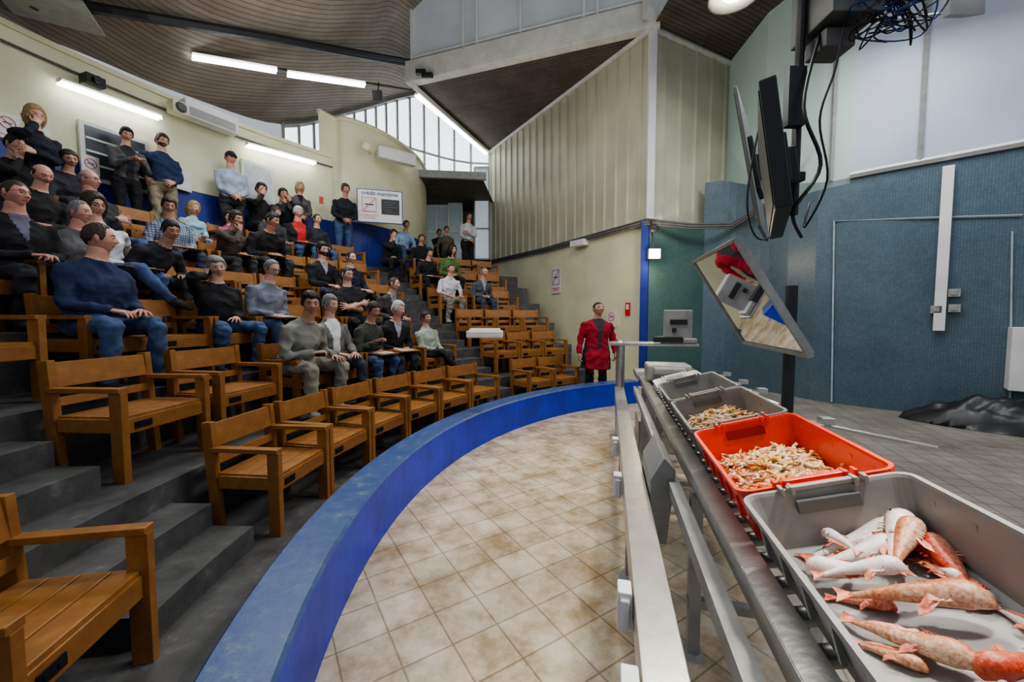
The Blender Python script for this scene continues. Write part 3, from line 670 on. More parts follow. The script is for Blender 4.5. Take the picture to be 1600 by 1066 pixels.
M_pane=simple('pane_dim',(.22,.26,.26),.2,emis=.06,ecol=(.7,.85,.9))
M_paneb=simple('pane_bright',(.4,.45,.48),.2,emis=.25,ecol=(.8,.9,1))
glazed('window_2',666,700,318,408,15.6,2,2,M_pane,M_white)
glazed('window_3',702,722,318,408,15.4,1,2,M_pane,M_white)
glazed('window_4',742,764,262,405,15.1,1,3,M_paneb,M_steelb)
# panel wall
PA=Vector((3.05,9.0));PB=Vector((-.85,15.4));PC=Vector((5.37,10.2))
def corr(name,a,b,z0,z1,pitch,mat,nrm):
    d=(b-a);L=d.length;d=d/L;k=int(L/pitch);p=L/k;nn=Vector(nrm).normalized()
    pts=[]
    for i in range(k):
        s=i*p
        for off,h in ((0,0),(p*.62,0),(p*.66,.05),(p*.74,.05),(p*.78,.0)):
            q=a+d*(s+off)+nn*h;pts.append((q.x,q.y))
    pts.append(tuple(b));return strip(name,pts,z0,z1,mat)
corr('wall_panel',PA,PB,3.72,7.8,.36,M_panel,(-.85,-.5))
corr('wall_panel_side',PA,PC,3.72,7.8,.5,M_panel,(.5,-.85))
mb=MB();mb.box((PA.x,PA.y-.02,5.76),(.16,.1,4.1));top('trim_6',mb,[M_white],struct=True)
mb=MB();mb.tube([(PB.x,PB.y-.05,7.78),(PA.x-.03,PA.y-.05,7.78),(PC.x,PC.y-.05,7.78)],.07,6);top('trim_7',mb,[M_beam],struct=True)
strip('wall_cream_low',[tuple(PA),tuple(PB)],0,3.72,M_cream)
mb=MB();q=PA+Vector((-.06,.04));mb.box((q.x,q.y,1.87),(.16,.16,3.7),0,Matrix.Rotation(-.55,3,'Z'));top('trim_8',mb,[M_blue],struct=True)
TI=Vector((-2.65,11.0))
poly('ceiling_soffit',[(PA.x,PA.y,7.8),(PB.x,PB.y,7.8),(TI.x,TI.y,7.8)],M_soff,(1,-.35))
d=(PA-TI).normalized()
c=(PA+TI)/2;ang=math.atan2(d.y,d.x);L=(PA-TI).length
mb=MB();mb.box((c.x,c.y,8.05),(L+.3,.25,.55),0,Matrix.Rotation(ang,3,'Z'));top('trim_9',mb,[M_beam],struct=True,bevel=.02)
strip('window_5',[tuple(TI),tuple(PA)],8.3,12,M_glassu)
mb=MB()
for i in (0,2,2.5,4,6,6.4,8):
    q=TI+(PA-TI)*i/8;mb.box((q.x,q.y-.06,10.1),(.05,.06,3.6))
mb.box((c.x,c.y-.06,8.4),(L,.05,.05),0,Matrix.Rotation(ang,3,'Z'))
top('trim_10',mb,[M_white],struct=True)
mb=MB();mb.tube([(TI.x,TI.y,7.75),(PB.x,PB.y,7.75)],.09,4);top('trim_11',mb,[M_white],struct=True)
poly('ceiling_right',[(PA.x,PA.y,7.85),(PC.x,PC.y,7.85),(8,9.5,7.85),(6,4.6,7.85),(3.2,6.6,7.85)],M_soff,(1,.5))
mb=MB();mb.box((4.3,9.3,8.15),(3.2,.2,.5),0,Matrix.Rotation(.35,3,'Z'));top('trim_12',mb,[M_beam],struct=True)
strip('wall_green',[(3.05,9.02),(4.6,9.5)],0,3.72,M_mosg)
tw=smooth2([(4.5,9.48),(4.95,9.25),(5.3,8.6),(5.55,7.8),(5.9,7.1),(7.3,5.75),(9.3,3.9),(11,2.2)],4)
zt=[]
for p in tw:zt.append(4.0 if p.x>5.7 else 4.0+.7*min(1,(5.7-p.x)/.8))
strip('wall_right',[tuple(p) for p in tw],0,zt,M_mos)
mb=MB();mb.tube([(p.x-.03,p.y-.03,4.02) for p in tw if p.x>5.75],.05,4);top('trim_13',mb,[M_white],struct=True)
g1=[p for p in tw if p.x>5.85];g0=[p for p in tw if p.x<=5.95 and p.x>4.9]
strip('window_6',[tuple(p) for p in g1],4.0,10,M_glass)
strip('window_7',[(PC.x,PC.y)]+[tuple(p) for p in g0 if p.x>5.3],3.9,9,M_glassg)
mb=MB()
for u in (1300,1457):
    r_=ray(u,300)
    best=min(tw,key=lambda p:abs(p.x/p.y-r_.x));mb.box((best.x-.03,best.y-.03,7),(.05,.05,6))
top('trim_14',mb,[M_steelb],struct=True)
mb=MB()
q0=PB+Vector((-.06,-.05));q1=PA+Vector((-.07,-.07));q2=Vector((4.95,9.1))
for dz,r in ((0,.03),(.05,.022),(-.05,.02)):
    mb.tube([(q0.x,q0.y,3.66+dz),((q0.x+q1.x)/2,(q0.y+q1.y)/2,3.62+dz),(q1.x,q1.y,3.68+dz),((q1.x+q2.x)/2,(q1.y+q2.y)/2-.05,3.58+dz),(q2.x,q2.y,3.62+dz),(5.25,8.2,3.9+dz),(5.3,7.6,4.6+dz)],r,6)
top('cable_bundle',mb,[M_greyd],'grey cable bundle running along the wall ledge','cable',smooth=True)
# ================= CHAIRS
def chair_parts():
    w=.60;out=[]
    mb=MB()
    for i in range(4):mb.box((0,.155-.115*i,.425),(w-.05,.108,.026))
    mb.box((0,.205,.365),(w-.05,.026,.10));mb.box((0,-.22,.37),(w-.05,.026,.08))
    out.append(('seat',mb))
    mb=MB();R=Matrix.Rotation(math.radians(8),3,'X')
    mb.box((0,-.275,.71),(w-.04,.03,.17),0,R);mb.box((0,-.255,.53),(w-.05,.025,.06),0,R)
    out.append(('backrest',mb))
    for s in (-1,1):
        mb=MB();x=s*(w/2-.022)
        mb.box((x,.20,.30),(.042,.085,.60));mb.box((x,-.02,.615),(.06,.52,.032));mb.box((x,-.02,.38),(.036,.40,.09))
        mb.box((x,-.268,.40),(.042,.075,.82),0,Matrix.Rotation(math.radians(4),3,'X'))
        out.append(('armrest',mb))
    mb=MB();mb.box((.16,.222,.365),(.10,.008,.045))
    for i in (-1,1):mb.box((.16+i*.025,.227,.365),(.02,.004,.02))
    out.append(('keypad',mb))
    return out
CP=[(n,mb.mesh('chair_'+n,[M_wood if n!='keypad' else M_black],False,.004 if n!='keypad' else 0)) for n,mb in chair_parts()]
def chair(r,a,z,ws=1,label='orange-brown wooden auditorium seat with slatted base and armrests',grp='tiered auditorium seats'):
    o=empty('auditorium_seat',pol(r-.08,a,z),label,'chair',grp,math.radians(a+180)-PI/2)
    o.scale=(ws,1,1)
    for n,me in CP:
        k=bpy.data.objects.new(n,me);COL.objects.link(k);k.parent=o
def fillrow(row,lo,hi,dr=0,nhi=None):
    r=RK[row]+dr;p=math.degrees(.63/(r-.28))
    an=sorted(a for a in seats.get(row,[]) if lo<=a<=hi)
    cs=[]
    if not an:
        n=int((hi-lo)/p+.35);q=(hi-lo)/n
        cs=[lo+q*(i+.5) for i in range(n)]
    else:
        m_=[an[0]]
        for a in an[1:]:
            if a-m_[-1]>p*.62:m_.append(a)
        an=m_
        c=an[0]-p
        while c-p*.45>lo:cs.append(c);c-=p
        for i in range(len(an)-1):
            g=an[i+1]-an[i];k=max(1,round(g/p))
            for j in range(k):cs.append(an[i]+g*j/k)
        cs.append(an[-1])
        room=hi-an[-1]-p*.5;k=nhi if nhi is not None else int(room/p+.3)
        cs+=[an[-1]+room/k*(j+1) for j in range(k)] if k>0 else []
    cs.sort()
    for i,c in enumerate(cs):
        g=min([abs(cs[j]-c) for j in (i-1,i+1) if 0<=j<len(cs)] or [p])
        chair(r,c,ZK[row],max(.8,min(1.18,g/p*1.03)))
fillrow(1,138.4,177.8);fillrow(1,119.5,131.5);fillrow(1,187.2,194.0,.03)
fillrow(2,138.4,179.2,nhi=2);fillrow(2,116,131.5)
for rr in (3,4,5,6):
    fillrow(rr,138.4,182);fillrow(rr,115.5,131.5)

# ================= CONVEYOR, BINS
base=empty('roller_conveyor',cv(.6,2.6,0),'stainless roller conveyor carrying fish crates','conveyor')
def pc(name,mb,mats,**k):return part(name,mb,mats,base,world=True,**k)
R3=RC.to_3x3()
for x in (-.25,.25):
    mb=MB();mb.box(cvt(x,2.3,-.05),(.025,5.3,.14),0,RT);mb.box(cvt(x+(.02 if x<0 else -.02),2.3,.022),(.06,5.3,.006),0,RT)
    pc('side_rail',mb,[M_steel])
mb=MB();mb.box(cv(.325,2.3,.72),(.05,5.1,.06),0,R3);mb.box(cv(.36,2.3,.60),(.03,5.1,.04),0,R3);pc('cable_tray',mb,[M_steelb])
t=-.2
while t<4.7:
    mb=MB();mb.tube([cvt(-.24,t,-.024),cvt(.24,t,-.024)],.022,10);pc('roller',mb,[M_steel],smooth=True);t+=.11
for t in (.45,1.9,3.3,4.6):
    for x in (-.25,.25):
        p=cvt(x,t,-.1);mb=MB();mb.box((p.x,p.y,p.z/2+.01),(.05,.05,p.z-.02),0,R3);mb.tube([(p.x,p.y,0),(p.x,p.y,.025)],[.05,.04],12);pc('leg',mb,[M_steelb])
    mb=MB();mb.box(cv(.61,t,.25),(.48,.04,.04),0,R3);pc('crossbar',mb,[M_steelb])
gr=empty('guard_rail',cv(.15,2.8,0),'stainless steel guard rail beside the conveyor','rail')
mb=MB();mb.box(cv(.15,2.5,.655),(.115,5.5,.03),0,R3);mb.box(cv(.098,2.5,.60),(.012,5.5,.12),0,R3);mb.box(cv(.202,2.5,.60),(.012,5.5,.12),0,R3)
part('beam',mb,[M_steel],gr,world=True,bevel=.003)
for t in (1.1,2.4,3.9):
    mb=MB();mb.box(cv(.15,t,.28),(.06,.06,.55),0,R3);mb.tube([cv(.15,t,0),cv(.15,t,.03)],[.07,.05],12);part('post',mb,[M_steelb],gr,world=True)
mb=MB();mb.tube([cv(.16,5.3,0),cv(.16,5.3,1.22),cv(.16,5.3,1.26)],[.055,.055,.03],14);mb.tube([cv(.16,5.3,0),cv(.16,5.3,.02)],.12,14);part('end_post',mb,[M_steel],gr,world=True,smooth=False)
for t in (.98,1.32,2.3,3.0):
    m_=MB();m_.box(cv(.065,t,.60),(.045,.07,.13),0,R3);m_.box(cv(.065,t-.04,.60),(.03,.012,.09),0,R3)
    top('proximity_sensor',m_,[M_whitep],'small white sensor box mounted on the steel rail','sensor',bevel=.006,group='rail sensor boxes')
mb=MB();pts=[(.215,.42),(.30,.42),(.335,.80),(.28,.86),(.215,.74)]
mb.rings([[cv(s,2.05,z) for s,z in pts],[cv(s,2.5,z) for s,z in pts]]);top('motor_housing',mb,[M_steelb],'grey metal drive housing on the conveyor side','machine',bevel=.008)
def rrect(w,l,r,z,n=4):
    out=[]
    for cx_,cy_,a0 in ((w/2-r,l/2-r,0),(-w/2+r,l/2-r,90),(-w/2+r,-l/2+r,180),(w/2-r,-l/2+r,270)):
        for i in range(n+1):
            a=math.radians(a0+90*i/n);out.append(Vector((cx_+r*math.cos(a),cy_+r*math.sin(a),z)))
    return out
def bin_(t,mat,label,h=.17,w=.405,l=.645,dark=M_greyd):
    o=empty('fish_crate',cvt(0,t,.0),label,'crate','fish crates on the conveyor')
    M=RT.to_4x4();M.translation=cvt(0,t,0);o.matrix_basis=M
    mb=MB()
    mb.rings([rrect(w-.06,l-.06,.03,0),rrect(w-.025,l-.025,.035,h-.03),rrect(w-.02,l-.02,.035,h-.03),rrect(w,l,.04,h-.018),rrect(w,l,.04,h),rrect(w-.022,l-.022,.03,h),rrect(w-.028,l-.028,.03,h-.008),rrect(w-.062,l-.062,.03,.02),rrect(w-.10,l-.10,.02,.012)])
    for sx in (-1,1):
        for k in range(5):mb.box((sx*(w/2-.014),-.22+.11*k,h*.55),(.010,.012,h*.5))
    part('body',mb,[mat],o)
    for sy in (-1,1):
        y=sy*(l/2-.014)
        mb=MB();mb.box((0,y,h+.005),(.17,.018,.012))
        for sx in (-.10,.10,-.075,.075):mb.box((sx,y,h+.002),(.010,.028,.024))
        part('handle',mb,[mat],o,bevel=.003)
        mb=MB();mb.box((0,y-sy*.014,h-.042),(.15,.012,.035));part('handle_shade',mb,[dark],o,bevel=.003)  # dark block colours in the shade of a handle slot; nothing is cut
    return o
M_dred=simple('slot_shade_gill_red',(.25,.01,.008),.5)  # darkened red for the shade in the red crate's handle slots, and fish gills
bin_(.905,M_grayp,'large grey plastic crate holding red gurnards')
bin_(1.565,M_redp,'bright red plastic crate filled with langoustines',dark=M_dred)
bin_(2.225,M_grayp,'grey plastic crate filled with langoustines')
bin_(2.885,M_grayp,'grey plastic crate further along the conveyor')
bin_(3.60,M_whitep,'white plastic crate near the weighing scale',h=.10,w=.38,l=.45)
# fish
def gradfish(name,ctop,cmid,cbel,lo=.025,hi=.08,sp=.7):
    m,nt,b=nm(name);N=nt.nodes;L=nt.links
    tc=N.new('ShaderNodeTexCoord');sx=N.new('ShaderNodeSeparateXYZ');L.new(tc.outputs['Object'],sx.inputs[0])
    no=N.new('ShaderNodeTexNoise');no.inputs['Scale'].default_value=55;no.inputs['Detail'].default_value=8;no.inputs['Roughness'].default_value=.75;L.new(tc.outputs['Object'],no.inputs['Vector'])
    ad=N.new('ShaderNodeMath');ad.operation='MULTIPLY_ADD';L.new(no.outputs['Fac'],ad.inputs[0]);ad.inputs[1].default_value=.10;L.new(sx.outputs['Y'],ad.inputs[2])
    cr=N.new('ShaderNodeValToRGB');e=cr.color_ramp.elements;e[0].position=.0;e[0].color=rgba(cbel);e[1].position=1;e[1].color=rgba(ctop);k=e.new(.5);k.color=rgba(cmid)
    mp=N.new('ShaderNodeMapRange');mp.inputs[1].default_value=lo;mp.inputs[2].default_value=hi;L.new(ad.outputs[0],mp.inputs[0]);L.new(mp.outputs[0],cr.inputs[0])
    n2=N.new('ShaderNodeTexNoise');n2.inputs['Scale'].default_value=150;n2.inputs['Detail'].default_value=3;L.new(tc.outputs['Object'],n2.inputs['Vector'])
    c2=N.new('ShaderNodeValToRGB');c2.color_ramp.elements[0].position=.38;c2.color_ramp.elements[0].color=(.60,.42,.35,1);c2.color_ramp.elements[1].position=.55;c2.color_ramp.elements[1].color=(1,1,1,1);L.new(n2.outputs['Fac'],c2.inputs[0])
    mx=N.new('ShaderNodeMixRGB');mx.blend_type='MULTIPLY';mx.inputs[0].default_value=sp;L.new(cr.outputs[0],mx.inputs[1]);L.new(c2.outputs[0],mx.inputs[2])
    L.new(mx.outputs[0],b.inputs['Base Color']);b.inputs['Roughness'].default_value=.2
    bp=N.new('ShaderNodeBump');bp.inputs['Strength'].default_value=.35;bp.inputs['Distance'].default_value=.004;L.new(no.outputs['Fac'],bp.inputs['Height']);L.new(bp.outputs['Normal'],b.inputs['Normal'])
    return m
FM=[gradfish('fish_pale',(.68,.25,.16),(.80,.62,.52),(.86,.80,.72),.05,.10,.3),gradfish('fish_orange',(.38,.11,.04),(.62,.25,.11),(.78,.56,.40)),gradfish('fish_red',(.42,.04,.02),(.62,.11,.05),(.74,.38,.26))]
M_fin=simple('fish_fin',(.66,.20,.12),.3,ns=90,na=.5);M_eye=simple('fish_eye',(.02,.02,.02),.1);M_eyer=simple('fish_eye_ring',(.55,.40,.2),.3)
def fish(tail,head,mi,hh=0,curve=.0,fatk=1):
    tail=Vector(tail);head=Vector(head);L=(head-tail).length;k=L/.30*fatk
    mb=MB();pr2=[(0,.009,.004),(.05,.009,.006),(.16,.010,.010),(.36,.018,.017),(.54,.026,.022),(.68,.031,.027),(.78,.033,.031),(.84,.033,.032),(.89,.030,.029),(.93,.025,.023),(.975,.017,.013),(1.0,.010,.007)]
    mb.tube([(L*(t-.5)*.88+L*.05,curve*math.sin(PI*t),a*k*.85+.001) for t,b,a in pr2],[(b*k,a*k) for t,b,a in pr2],16,up=(0,0,1))
    for s in (-1,1):
        for q in range(3):mb.tube([(L*.24-q*.012*k,s*.026*k,.030*k),(L*.19-q*.012*k,s*.038*k,.034*k)],[.004*k,.0006],5)
    o=top('gurnard',mb,[FM[mi]],['pale pink and white gurnard lying in the grey crate','orange-brown gurnard lying in the grey crate','bright red gurnard lying in the grey crate'][mi],'fish',smooth=True,center=False,group='gurnards in the grey crate')
    x=(head-tail).normalized();x=(x-NT*x.dot(NT)).normalized();y=NT.cross(x)
    M=Matrix((x,y,NT)).transposed().to_4x4();M.translation=(tail+head)/2+NT*hh;o.matrix_basis=M
    x0=-L*.5*.88+L*.05
    def fin(name,pts,nr=0):
        m=MB();n=len(pts);up=[Vector(p)+Vector((0,0,.0012)) for p in pts];m.add([Vector(p) for p in pts]+up,[tuple(range(n-1,-1,-1)),tuple(range(n,2*n))]+[(i,(i+1)%n,n+(i+1)%n,n+i) for i in range(n)])
        part(name,m,[M_fin],o)
    fin('tail_fin',[(x0+.01,-.006*k,.007),(x0-.028*k,-.030*k,.004),(x0-.020*k,0,.006),(x0-.028*k,.030*k,.004),(x0+.01,.006*k,.007)])
    fin('dorsal_fin',[(L*.16,.026*k,.016),(L*.13,.052*k,.012),(L*.09,.040*k,.012),(L*.06,.046*k,.012),(0,.032*k,.012),(-L*.06,.036*k,.012),(-L*.22,.022*k,.010),(-L*.28,.012*k,.008),(0,.012*k,.010)])
    fin('pectoral_fin',[(L*.20,-.020*k,.028*k),(L*.10,-.050*k,.014),(L*.02,-.060*k,.008),(L*.03,-.040*k,.014),(L*.12,-.014*k,.028*k+.006)])
    m=MB();m.ball((L*.35,.012*k,.050*k),(.008*k,.008*k,.005*k),10,6,0);m.ball((L*.35,.012*k,.053*k),(.005*k,.005*k,.005*k),8,6,1);part('eye',m,[M_eyer,M_eye],o,smooth=True)
    m=MB();m.tube([(L*.25,-.022*k,.038*k),(L*.235,.0,.052*k),(L*.25,.022*k,.042*k)],.0018*k,5);part('gill',m,[M_dred],o,smooth=True)
O_=cvt(0,0,.03)
def onbin(u,v):
    r=ray(u,v);C0=Vector((0,0,H));t=(O_-C0).dot(NT)/r.dot(NT);p=C0+r*t
    q=p-cvt(0,0,0);x=q.dot(XT);y=q.dot(cdir);x=max(-.15,min(.15,x));y=max(.62,min(1.19,y))
    return cvt(x,y,.014)
for tu,tv,hu,hv,mi,hh,fk in [(1250,868,1412,828,0,0,1.2),(1260,888,1410,858,0,.012,1.1),(1430,900,1262,902,0,.022,1.1),(1392,910,1437,810,0,.035,1.3),(1400,918,1476,842,1,.045,1.2),
   (1528,930,1472,846,2,.0,1.6),(1285,925,1400,945,2,.0,1.2),(1304,945,1565,968,1,.035,1),(1308,962,1542,1050,1,.012,1),(1700,1020,1530,1062,2,.015,1.2),(1540,932,1720,1010,0,.0,1),(1270,918,1425,912,0,.04,1),(1600,1015,1740,1060,2,.02,1.2),(1440,935,1575,926,0,.0,1.1),(1425,865,1505,905,0,0,1.3),(1320,990,1450,1040,1,0,1),(1480,880,1545,945,2,0,1.3),(1350,880,1290,850,0,.035,1.4)]:
    fish(onbin(tu,tv),onbin(hu,hv),mi,hh,random.uniform(-.008,.008),fk)
# langoustines
LMm=[simple('shell_orange',(.60,.26,.08),.35,ns=60,na=.35),simple('shell_cream',(.62,.44,.25),.35,ns=60,na=.35),simple('shell_pale',(.66,.54,.38),.35,ns=60,na=.3),simple('shell_yellow',(.62,.37,.09),.35,ns=60,na=.35)]
def shr(seed):
    random.seed(seed);mb=MB()
    pts=[]
    for i in range(8):
        t=i/7;an=-1.3+2.6*t;pts.append((.028*math.sin(an),.024*(1-math.cos(an)),0))
    mb.tube(pts,[.003,.006,.0075,.009,.010,.0105,.009,.003],7)
    h=Vector(pts[-2])
    for s in (-1,1):
        mb.tube([h,h+Vector((.010,.006*s+.010,.004)),h+Vector((.016,.010*s+.022,.0)),h+Vector((.020,.006*s+.034,.0))],[.003,.0025,.005,.0012],5)
        for k in range(3):mb.tube([Vector(pts[4])+Vector((k*.006,0,0)),Vector(pts[4])+Vector((k*.006,.010*s,.009)),Vector(pts[4])+Vector((k*.007,.018*s,-.002))],[.0018,.0014,.0008],4)
    t=Vector(pts[0]);mb.tube([t,t+Vector((-.006,.008,0)),t+Vector((-.010,.014,0))],[(.003,.002),(.009,.0018),(.007,.001)],6)
    return mb
SM=[shr(i).mesh('langoustine',[LMm[i]],True) for i in range(4)]
random.seed(11)
M_heap,_nt,_b=nm('langoustine_heap')
_tc=_nt.nodes.new('ShaderNodeTexCoord');_v=_nt.nodes.new('ShaderNodeTexVoronoi');_v.inputs['Scale'].default_value=75;_nt.links.new(_tc.outputs['Object'],_v.inputs['Vector'])
_r=_nt.nodes.new('ShaderNodeValToRGB');_e=_r.color_ramp.elements;_e[0].color=(.22,.09,.03,1);_e[1].color=(.62,.48,.30,1);_k=_e.new(.45);_k.color=(.52,.27,.09,1)
_sp=_nt.nodes.new('ShaderNodeSeparateColor');_nt.links.new(_v.outputs['Color'],_sp.inputs[0]);_nt.links.new(_sp.outputs[0],_r.inputs[0]);_nt.links.new(_r.outputs[0],_b.inputs['Base Color']);_b.inputs['Roughness'].default_value=.4
_bp=_nt.nodes.new('ShaderNodeBump');_bp.inputs['Strength'].default_value=1;_bp.inputs['Distance'].default_value=.012;_bp.invert=True;_nt.links.new(_v.outputs['Distance'],_bp.inputs['Height']);_nt.links.new(_bp.outputs['Normal'],_b.inputs['Normal'])
def pile(t,n,hmax,w,l,grp,x0=0,y0=0,lab=''):
    def hh(x,y):
        e=(x-x0)**2/(w*.5)**2;g=(y-y0)**2/(l*.5)**2
        return hmax*(max(0,1-.8*e)*max(0,1-.8*g))**.7
    mb=MB();U,V_=32,46;vs=[]
    for i in range(U+1):
        for j in range(V_+1):
            x=(i/U-.5)*w;y=(j/V_-.5)*l;z=.014+hh(x,y)+.014*mathutils.noise.noise(Vector((x*70,y*70,t)))*(hh(x,y)>.008)
            vs.append(cvt(x,t+y,z))
    mb.add(vs,[(i*(V_+1)+j,(i+1)*(V_+1)+j,(i+1)*(V_+1)+j+1,i*(V_+1)+j+1) for i in range(U) for j in range(V_)])
    top('langoustine_heap',mb,[M_heap],lab,'shellfish',smooth=True,stuff=True)
    for i in range(n):
        x=random.uniform(-w/2,w/2);y=random.uniform(-l/2,l/2)
        z=.014+hh(x,y)+random.uniform(-.002,.010)
        o=bpy.data.objects.new('langoustine',random.choice(SM));COL.objects.link(o)
        M=RT.to_4x4()@mathutils.Euler((random.uniform(-.5,.5)+random.choice((0,PI)),random.uniform(-.4,.4),random.uniform(0,6.28))).to_matrix().to_4x4()@Matrix.Scale(random.uniform(.6,.95),4)
        M.translation=cvt(x,t+y,z);o.matrix_basis=M
        tag(o,'small orange and cream langoustine in a heap','shellfish',group=grp)
pile(1.565,200,.095,.325,.55,'langoustines in the red crate',0,-.02,'dense heap of small orange and cream langoustines in red crate')
pile(2.225,95,.105,.32,.52,'langoustines in the grey crate',0,.02,'dense heap of small cream langoustines in grey crate')
# scale / weighing machine
sc_=empty('weighing_scale',cv(.55,5.0,0),'stainless weighing scale with grey display box','scale')
mb=MB();mb.box(cv(.60,5.0,.88),(.55,.6,.06),0,R3);mb.box(cv(.60,5.0,.6),(.3,.3,.5),0,R3);mb.box(cv(.60,5.0,.18),(.5,.5,.36),0,R3);part('base',mb,[M_steel],sc_,world=True,bevel=.01)
mb=MB();mb.box(cv(.55,5.35,1.22),(1.05,.35,.035),0,R3);part('platform',mb,[M_steel],sc_,world=True,bevel=.01)
mb=MB();mb.box(cv(.85,5.35,1.46),(.32,.16,.38),0,R3);mb.box(cv(.85,5.30,1.27),(.40,.25,.06),0,R3);part('display_box',mb,[M_steelb],sc_,world=True,bevel=.015)
mb=MB();mb.box(cv(.85,5.262,1.50),(.20,.01,.06),0,R3);mb.box(cv(.80,5.262,1.40),(.05,.01,.05),0,R3);part('display',mb,[M_dark],sc_,world=True)
mb=MB();mb.box(cv(.72,5.2,1.285),(.34,.10,.07),0,R3);part('keyboard',mb,[M_dark],sc_,world=True,bevel=.01)
mb=MB();mb.box(cv(.60,4.35,1.0),(.42,.34,.16),0,R3);mb.box(cv(.60,4.16,1.02),(.30,.05,.08),0,R3);top('label_printer',mb,[M_steelb],'grey metal printer unit at the conveyor end','machine',bevel=.02)
for (t,L) in ((2.0,.40),(2.75,.12),(3.1,.12),(3.5,.1)):
    p=cvt(.29,t,.05);mb=MB();mb.box(p,(.07,.09,.05),0,R3);mb.tube([p-Vector((0,0,.15)),p+Vector((0,0,.02))],.014,8);mb.tube([p+cdir*.05-ndir*.03+Vector((0,0,.02)),p+ndir*L-cdir*.1-Vector((0,0,.03))],.008,8)
    mb.box(p+ndir*.06+Vector((0,0,.035)),(.05,.05,.03),0,R3);top('measuring_arm',mb,[M_steel],'metal sensor bracket clamped to the conveyor edge','sensor',bevel=.003)
def cable(pts,r,mat,label,name='cable'):
    mb=MB();mb.tube(smooth2([tuple(p) for p in pts],6),r,6);return top(name,mb,[mat],label,'cable',smooth=True)
cable([cv(.2,.9,.02),cv(.32,1.1,.02),cv(.45,1.0,.02),cv(.6,1.3,.02),cv(.8,1.5,.02)],.006,M_orangew,'orange cable lying on the tiled floor')
# ================= mirror
P1=at_d(1143,362,3.0);P2=at_d(1262,549,2.897);P3=at_d(1168,543,4.222);P4=at_d(1087,414,4.325)
cen=(P1+P2+P3+P4)/4;ux=((P2-P1)+(P3-P4)).normalized();uy=((P4-P1)+(P3-P2));uy=(uy-ux*uy.dot(ux)).normalized();un=ux.cross(uy)
if un.dot(-cen+Vector((0,0,H)))<0:un=-un
w1=((P2-P1).length+(P3-P4).length)/2-.03;h1=((P4-P1).length+(P3-P2).length)/2-.03
MM=Matrix((ux,uy,un)).transposed()
mo=empty('inspection_mirror',Vector((2.62,3.75,0)),'large tilted mirror in grey metal frame above the conveyor','mirror')
mb=MB();mb.box(cen,(w1-.04,h1-.04,.01),0,MM);part('mirror_glass',mb,[M_mirror],mo,world=True)
mb=MB()
for s in (-1,1):
    mb.box(cen+ux*(s*w1/2),(.03,h1,.04),0,MM);mb.box(cen+uy*(s*h1/2),(w1+.03,.03,.04),0,MM)
mb.box(cen-un*.03,(w1,h1,.02),0,MM);part('frame',mb,[M_steelb],mo,world=True)
mb=MB();mb.tube([(2.62,3.75,0),(2.62,3.75,1.85)],.05,12);mb.tube([(2.62,3.75,0),(2.62,3.75,.03)],.16,14);mb.tube([(2.62,3.75,1.55),cen-un*.05],.03,8);part('stand',mb,[M_dark],mo,world=True)
def panel(name,a,b,z0,z1,th,tilt,label,cat,mats,scr=True):
    a=Vector(a);b=Vector(b);L=(b-a).length;ang=math.atan2((b-a).y,(b-a).x);c=((a+b)/2).to_3d();c.z=(z0+z1)/2
    o=empty(name,c,label,cat,rz=ang);o.rotation_euler=(tilt,0,ang)
    mb=MB();mb.box((0,0,0),(L,th,z1-z0));part('casing',mb,[mats[0]],o,bevel=.01)
    mb=MB();mb.box((0,th/2+.003,0),(L-.08,.006,z1-z0-.08));part('screen',mb,[mats[1]],o)
    mb=MB();mb.box((0,-th/2-.02,0),(L*.45,.04,(z1-z0)*.4));mb.box((0,-th/2-.06,0),(.08,.08,.25));part('rear_mount',mb,[M_dark],o,bevel=.01)
    return o
panel('flat_screen_monitor',(1.56,2.42),(2.13,3.35),2.2,2.98,.09,math.radians(-8),'black flat screen monitor tilted toward the seats','monitor',[M_black,M_dark])
panel('display_panel',(2.1,3.65),(2.62,4.35),2.35,3.65,.03,math.radians(-10),'thin framed display panel hung beside the monitor','monitor',[M_greyd,M_dark])
mb=MB();mb.tube([(2.05,2.95,2.3),(2.05,2.95,7.8)],.03,10);mb.box((1.97,2.9,2.55),(.2,.06,.06));mb.box((1.99,2.9,3.1),(.12,.06,.4));top('ceiling_mast',mb,[M_dark],'dark steel mast hanging from the roof','mast')
mb=MB();mb.box((2.25,2.9,3.75),(.34,.4,.42));mb.box((2.25,2.69,3.72),(.2,.03,.2));mb.box((2.22,2.9,3.45),(.2,.2,.12));top('projector_cage',mb,[M_greyd],'dark projector box fixed on the hanging mast','projector',bevel=.01)
random.seed(5)
for i in range(16):
    c0=Vector((2.42+random.uniform(-.12,.24),2.72,3.60+random.uniform(-.12,.15)));pts=[c0]
    for k in range(8):
        pts.append(c0+Vector((random.uniform(-.18,.24),random.uniform(-.08,.08),random.uniform(-.18,.14))))
    cable(pts,.005,M_bluec if i<6 else M_black,'tangled blue network cable around the projector' if i<6 else 'tangled black cable around the projector')
cable([(2.12,2.86,3.5),(2.0,2.82,3.0),(2.12,2.80,2.6),(1.98,2.85,2.3),(2.15,3.0,2.15)],.012,M_black,'black cable running down the mast')
cable([(2.1,3.4,3.4),(2.0,3.45,2.6),(2.12,3.5,2.25),(2.3,3.5,2.35),(2.35,3.4,3.0)],.008,M_black,'black cable looping below the monitor')
cable([(2.2,2.75,3.5),(2.15,2.75,3.2),(2.1,2.8,2.9),(2.17,2.8,2.5),(2.1,2.9,2.2),(2.2,3.0,2.4)],.007,M_black,'black cable looping below the monitor')
